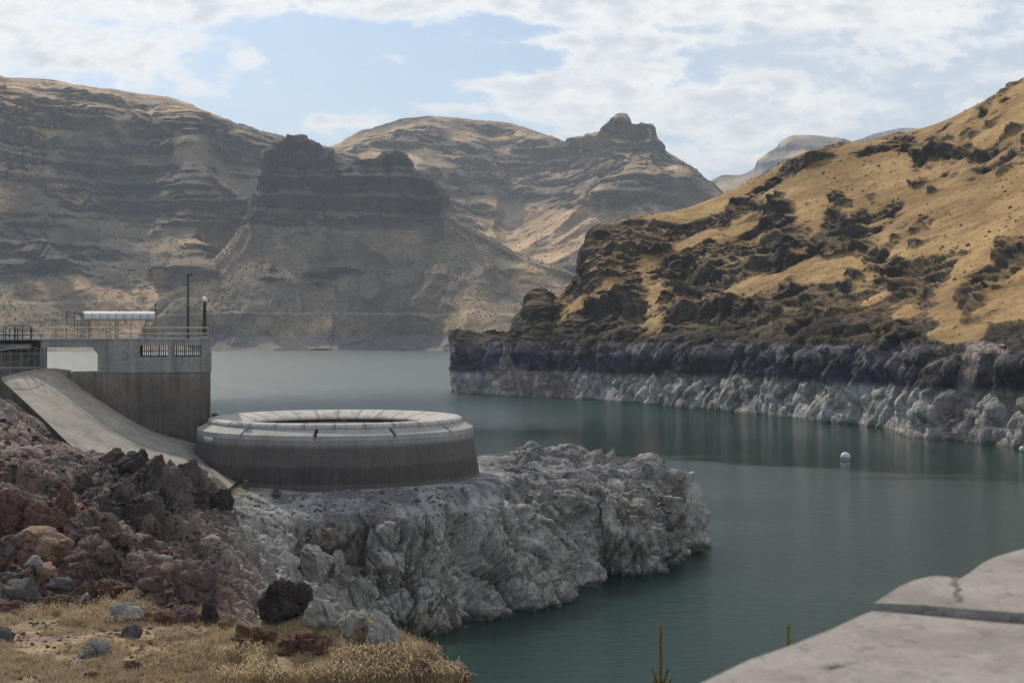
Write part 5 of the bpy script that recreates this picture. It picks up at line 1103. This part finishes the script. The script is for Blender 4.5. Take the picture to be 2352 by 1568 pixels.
# ---- shrubs dotted over the far slopes
def shrubs():
    r = np.random.RandomState(3); v = np.array([(1, 0, 0), (-1, 0, 0), (0, 1, 0), (0, -1, 0), (0, 0, 1), (0, 0, -1)], np.float32); f = np.array([(0, 2, 4), (2, 1, 4), (1, 3, 4), (3, 0, 4), (2, 0, 5), (1, 2, 5), (3, 1, 5), (0, 3, 5)]); V = []; Fc = []; cnt = 0
    m = flat_mat('sagebrush_foliage', (.075, .078, .050), .95, s=3, var=.4, spec=.1)
    for name, n, zmin, zmax, s0, s1 in (('centre_butte', 19000, 16, 200, .8, 2.6), ('left_mountain', 14000, 16, 330, .8, 2.6), ('middle_mountain', 2200, 90, 600, 1.2, 3.4)):
        P2, up, mm = SURF[name]; nr, nc = up.shape; k = 0
        jj = r.randint(5, nr - 5, n * 5); ii = r.randint(5, nc - 5, n * 5); pts = P2[jj, ii]; dn = fbm(pts.astype(np.float32), 70, 4, sc=(1, .5, .35)); ok = (pts[:, 2] > zmin) & (pts[:, 2] < zmax) & (up[jj, ii] > .6) & (dn > r.uniform(-.7, .35, len(dn)))
        pts = pts[ok][:n]
        for p in pts:
            s = s0 * (s1 / s0) ** r.rand() ** 1.3; q = v * (1 + r.uniform(-.25, .25, (len(v), 1))) * [s * .6, s * .6, s * .48] + p + [0, 0, s * .2]; V.append(q); Fc.append(f + cnt); cnt += len(v)
    tag(npmesh('sagebrush', np.concatenate(V), np.concatenate(Fc), m, smooth=False), kind='stuff')
    # stones and tufts on the right hillside
    P2, up, mm = SURF['right']; T = SURF['right_T']; nr, nc = up.shape; n = 26000; jj = r.randint(5, nr - 5, n); ii = r.randint(5, nc - 5, n); p = P2[jj, ii]; mk_ = mm[jj, ii]
    dn = fbm(p.astype(np.float32), 22, 5); pr = ((mk_ > .02) & (mk_ < .5)) | (dn > .36); ok = pr & (p[:, 2] > 18) & (mk_ < .5); pts = p[ok][:7000]; V = []; Fc = []; cnt = 0
    for q0 in pts:
        s = .22 * 6 ** (r.rand() ** 2.8); q = v * (1 + r.uniform(-.35, .35, (len(v), 1))) * [s * .6, s * .6, s * .55] + q0; V.append(q); Fc.append(f + cnt); cnt += len(v)
    tag(npmesh('hillside_stones', np.concatenate(V), np.concatenate(Fc), rockmat('hillside_stone', (.05, .04, .034), (.14, .11, .085), 1.5, bd=.1), smooth=False), kind='stuff')
    ok = (mk_ < .25) & (p[:, 2] > 18.5) & (r.rand(len(p)) < .4 + dn); pts = p[ok][:12000]; V = []; Fc = []; cnt = 0
    for q0 in pts:
        s = r.uniform(.25, .6); q = v * (1 + r.uniform(-.3, .3, (len(v), 1))) * [s * .6, s * .6, s * .6] + q0; V.append(q); Fc.append(f + cnt); cnt += len(v)
    tag(npmesh('hillside_grass_tufts', np.concatenate(V), np.concatenate(Fc), grassmat('hill_tuft', (.20, .13, .06), (.44, .29, .14)), smooth=False), kind='stuff')
    ok = (T[jj, ii] > .4) & (p[:, 2] > .2); pts = p[ok][:4000]; V = []; Fc = []; cnt = 0
    for q0 in pts:
        s = .5 * 4 ** (r.rand() ** 2); q = v * (1 + r.uniform(-.35, .35, (len(v), 1))) * [s * .8, s * .5, s * .35] + q0; V.append(q); Fc.append(f + cnt); cnt += len(v)
    if V: tag(npmesh('shore_scree', np.concatenate(V), np.concatenate(Fc), rockmat('shore_scree_stone', (.18, .12, .10), (.42, .34, .31), 2.5, bd=.1), smooth=False), kind='stuff')
shrubs()

# ================================================================== SMALL THINGS ON THE FAR SHORE
def on_slope(name, u, v):
    P2 = SURF[name][0].reshape(-1, 3); uu, vv = proj(P2); d = (uu - u) ** 2 + (vv - v) ** 2; k = np.argsort(d)[:12]; return P2[k[np.argmin(P2[k, 1])]]
def far_pole(name, u, v, label):
    x, y, z = [float(q) for q in on_slope(name, u, v)]; t = empty('utility_pole', (x, y, z), label, 'utility pole', 'wooden poles along the far dirt road')
    mb = MB(); mb.tube([(x, y, z - 1), (x, y, z + 14)], [.32, .22], 6); mb.build('pole', M_DARKM, t)
    mb = MB(); mb.box((x, y, z + 12.8), (3.4, .3, .3)); mb.build('crossarm', M_DARKM, t)
far_pole('left_mountain', 250, 676, 'leftmost utility pole above the dirt road on the far mountain')
far_pole('left_mountain', 364, 678, 'second utility pole from the left above the dirt road')
far_pole('centre_butte', 616, 706, 'utility pole on the low slope right of the globe lamp')
far_pole('centre_butte', 988, 728, 'rightmost utility pole near the foot of the far slope')
def far_tree(name, u, v, h, label):
    x, y, z = [float(q) for q in on_slope(name, u, v)]; t = empty('tree', (x, y, z), label, 'tree', 'lone green trees at the far shore'); r = np.random.RandomState(int(u))
    mb = MB(); mb.tube([(x, y, z - 1), (x + .3, y, z + h * .4), (x, y, z + h * .8)], [.35, .25, .08], 6)
    for k in range(5):
        a = k * 1.3; mb.tube([(x, y, z + h * (.25 + .08 * k)), (x + math.cos(a) * h * .3, y + math.sin(a) * h * .3, z + h * (.5 + .08 * k))], [.14, .04], 5)
    mb.build('trunk', rockmat('tree_bark', (.06, .045, .03), (.12, .09, .06), .5), t)
    V = []; Fq = []; n = 0
    cl = [(r.normal() * h * .22, r.normal() * h * .22, h * r.uniform(.35, .95), h * r.uniform(.10, .2)) for _ in range(14)]
    for _ in range(2600):
        cx, cy, cz, cr = cl[r.randint(14)]; d = r.normal(size=3); d /= np.linalg.norm(d); c = np.array([cx, cy, cz]) + d * cr * r.uniform(.6, 1.15); a = r.normal(size=3); a /= np.linalg.norm(a); b = np.cross(a, d); b /= np.linalg.norm(b) + 1e-6; s = .22
        V += [c - a * s, c + b * s * .6, c + a * s, c - b * s * .6]; Fq.append((n, n + 1, n + 2, n + 3)); n += 4
    o = npmesh('crown', V, Fq, flat_mat('shore_tree_leaf', (.075, .105, .045), .8, s=1.2, var=.4), smooth=False); o.parent = t
far_tree('centre_butte', 815, 772, 9, 'small green tree alone on the far shore slope')
far_tree('centre_butte', 614, 770, 6, 'low bushy green tree at the far shore right of the tower')
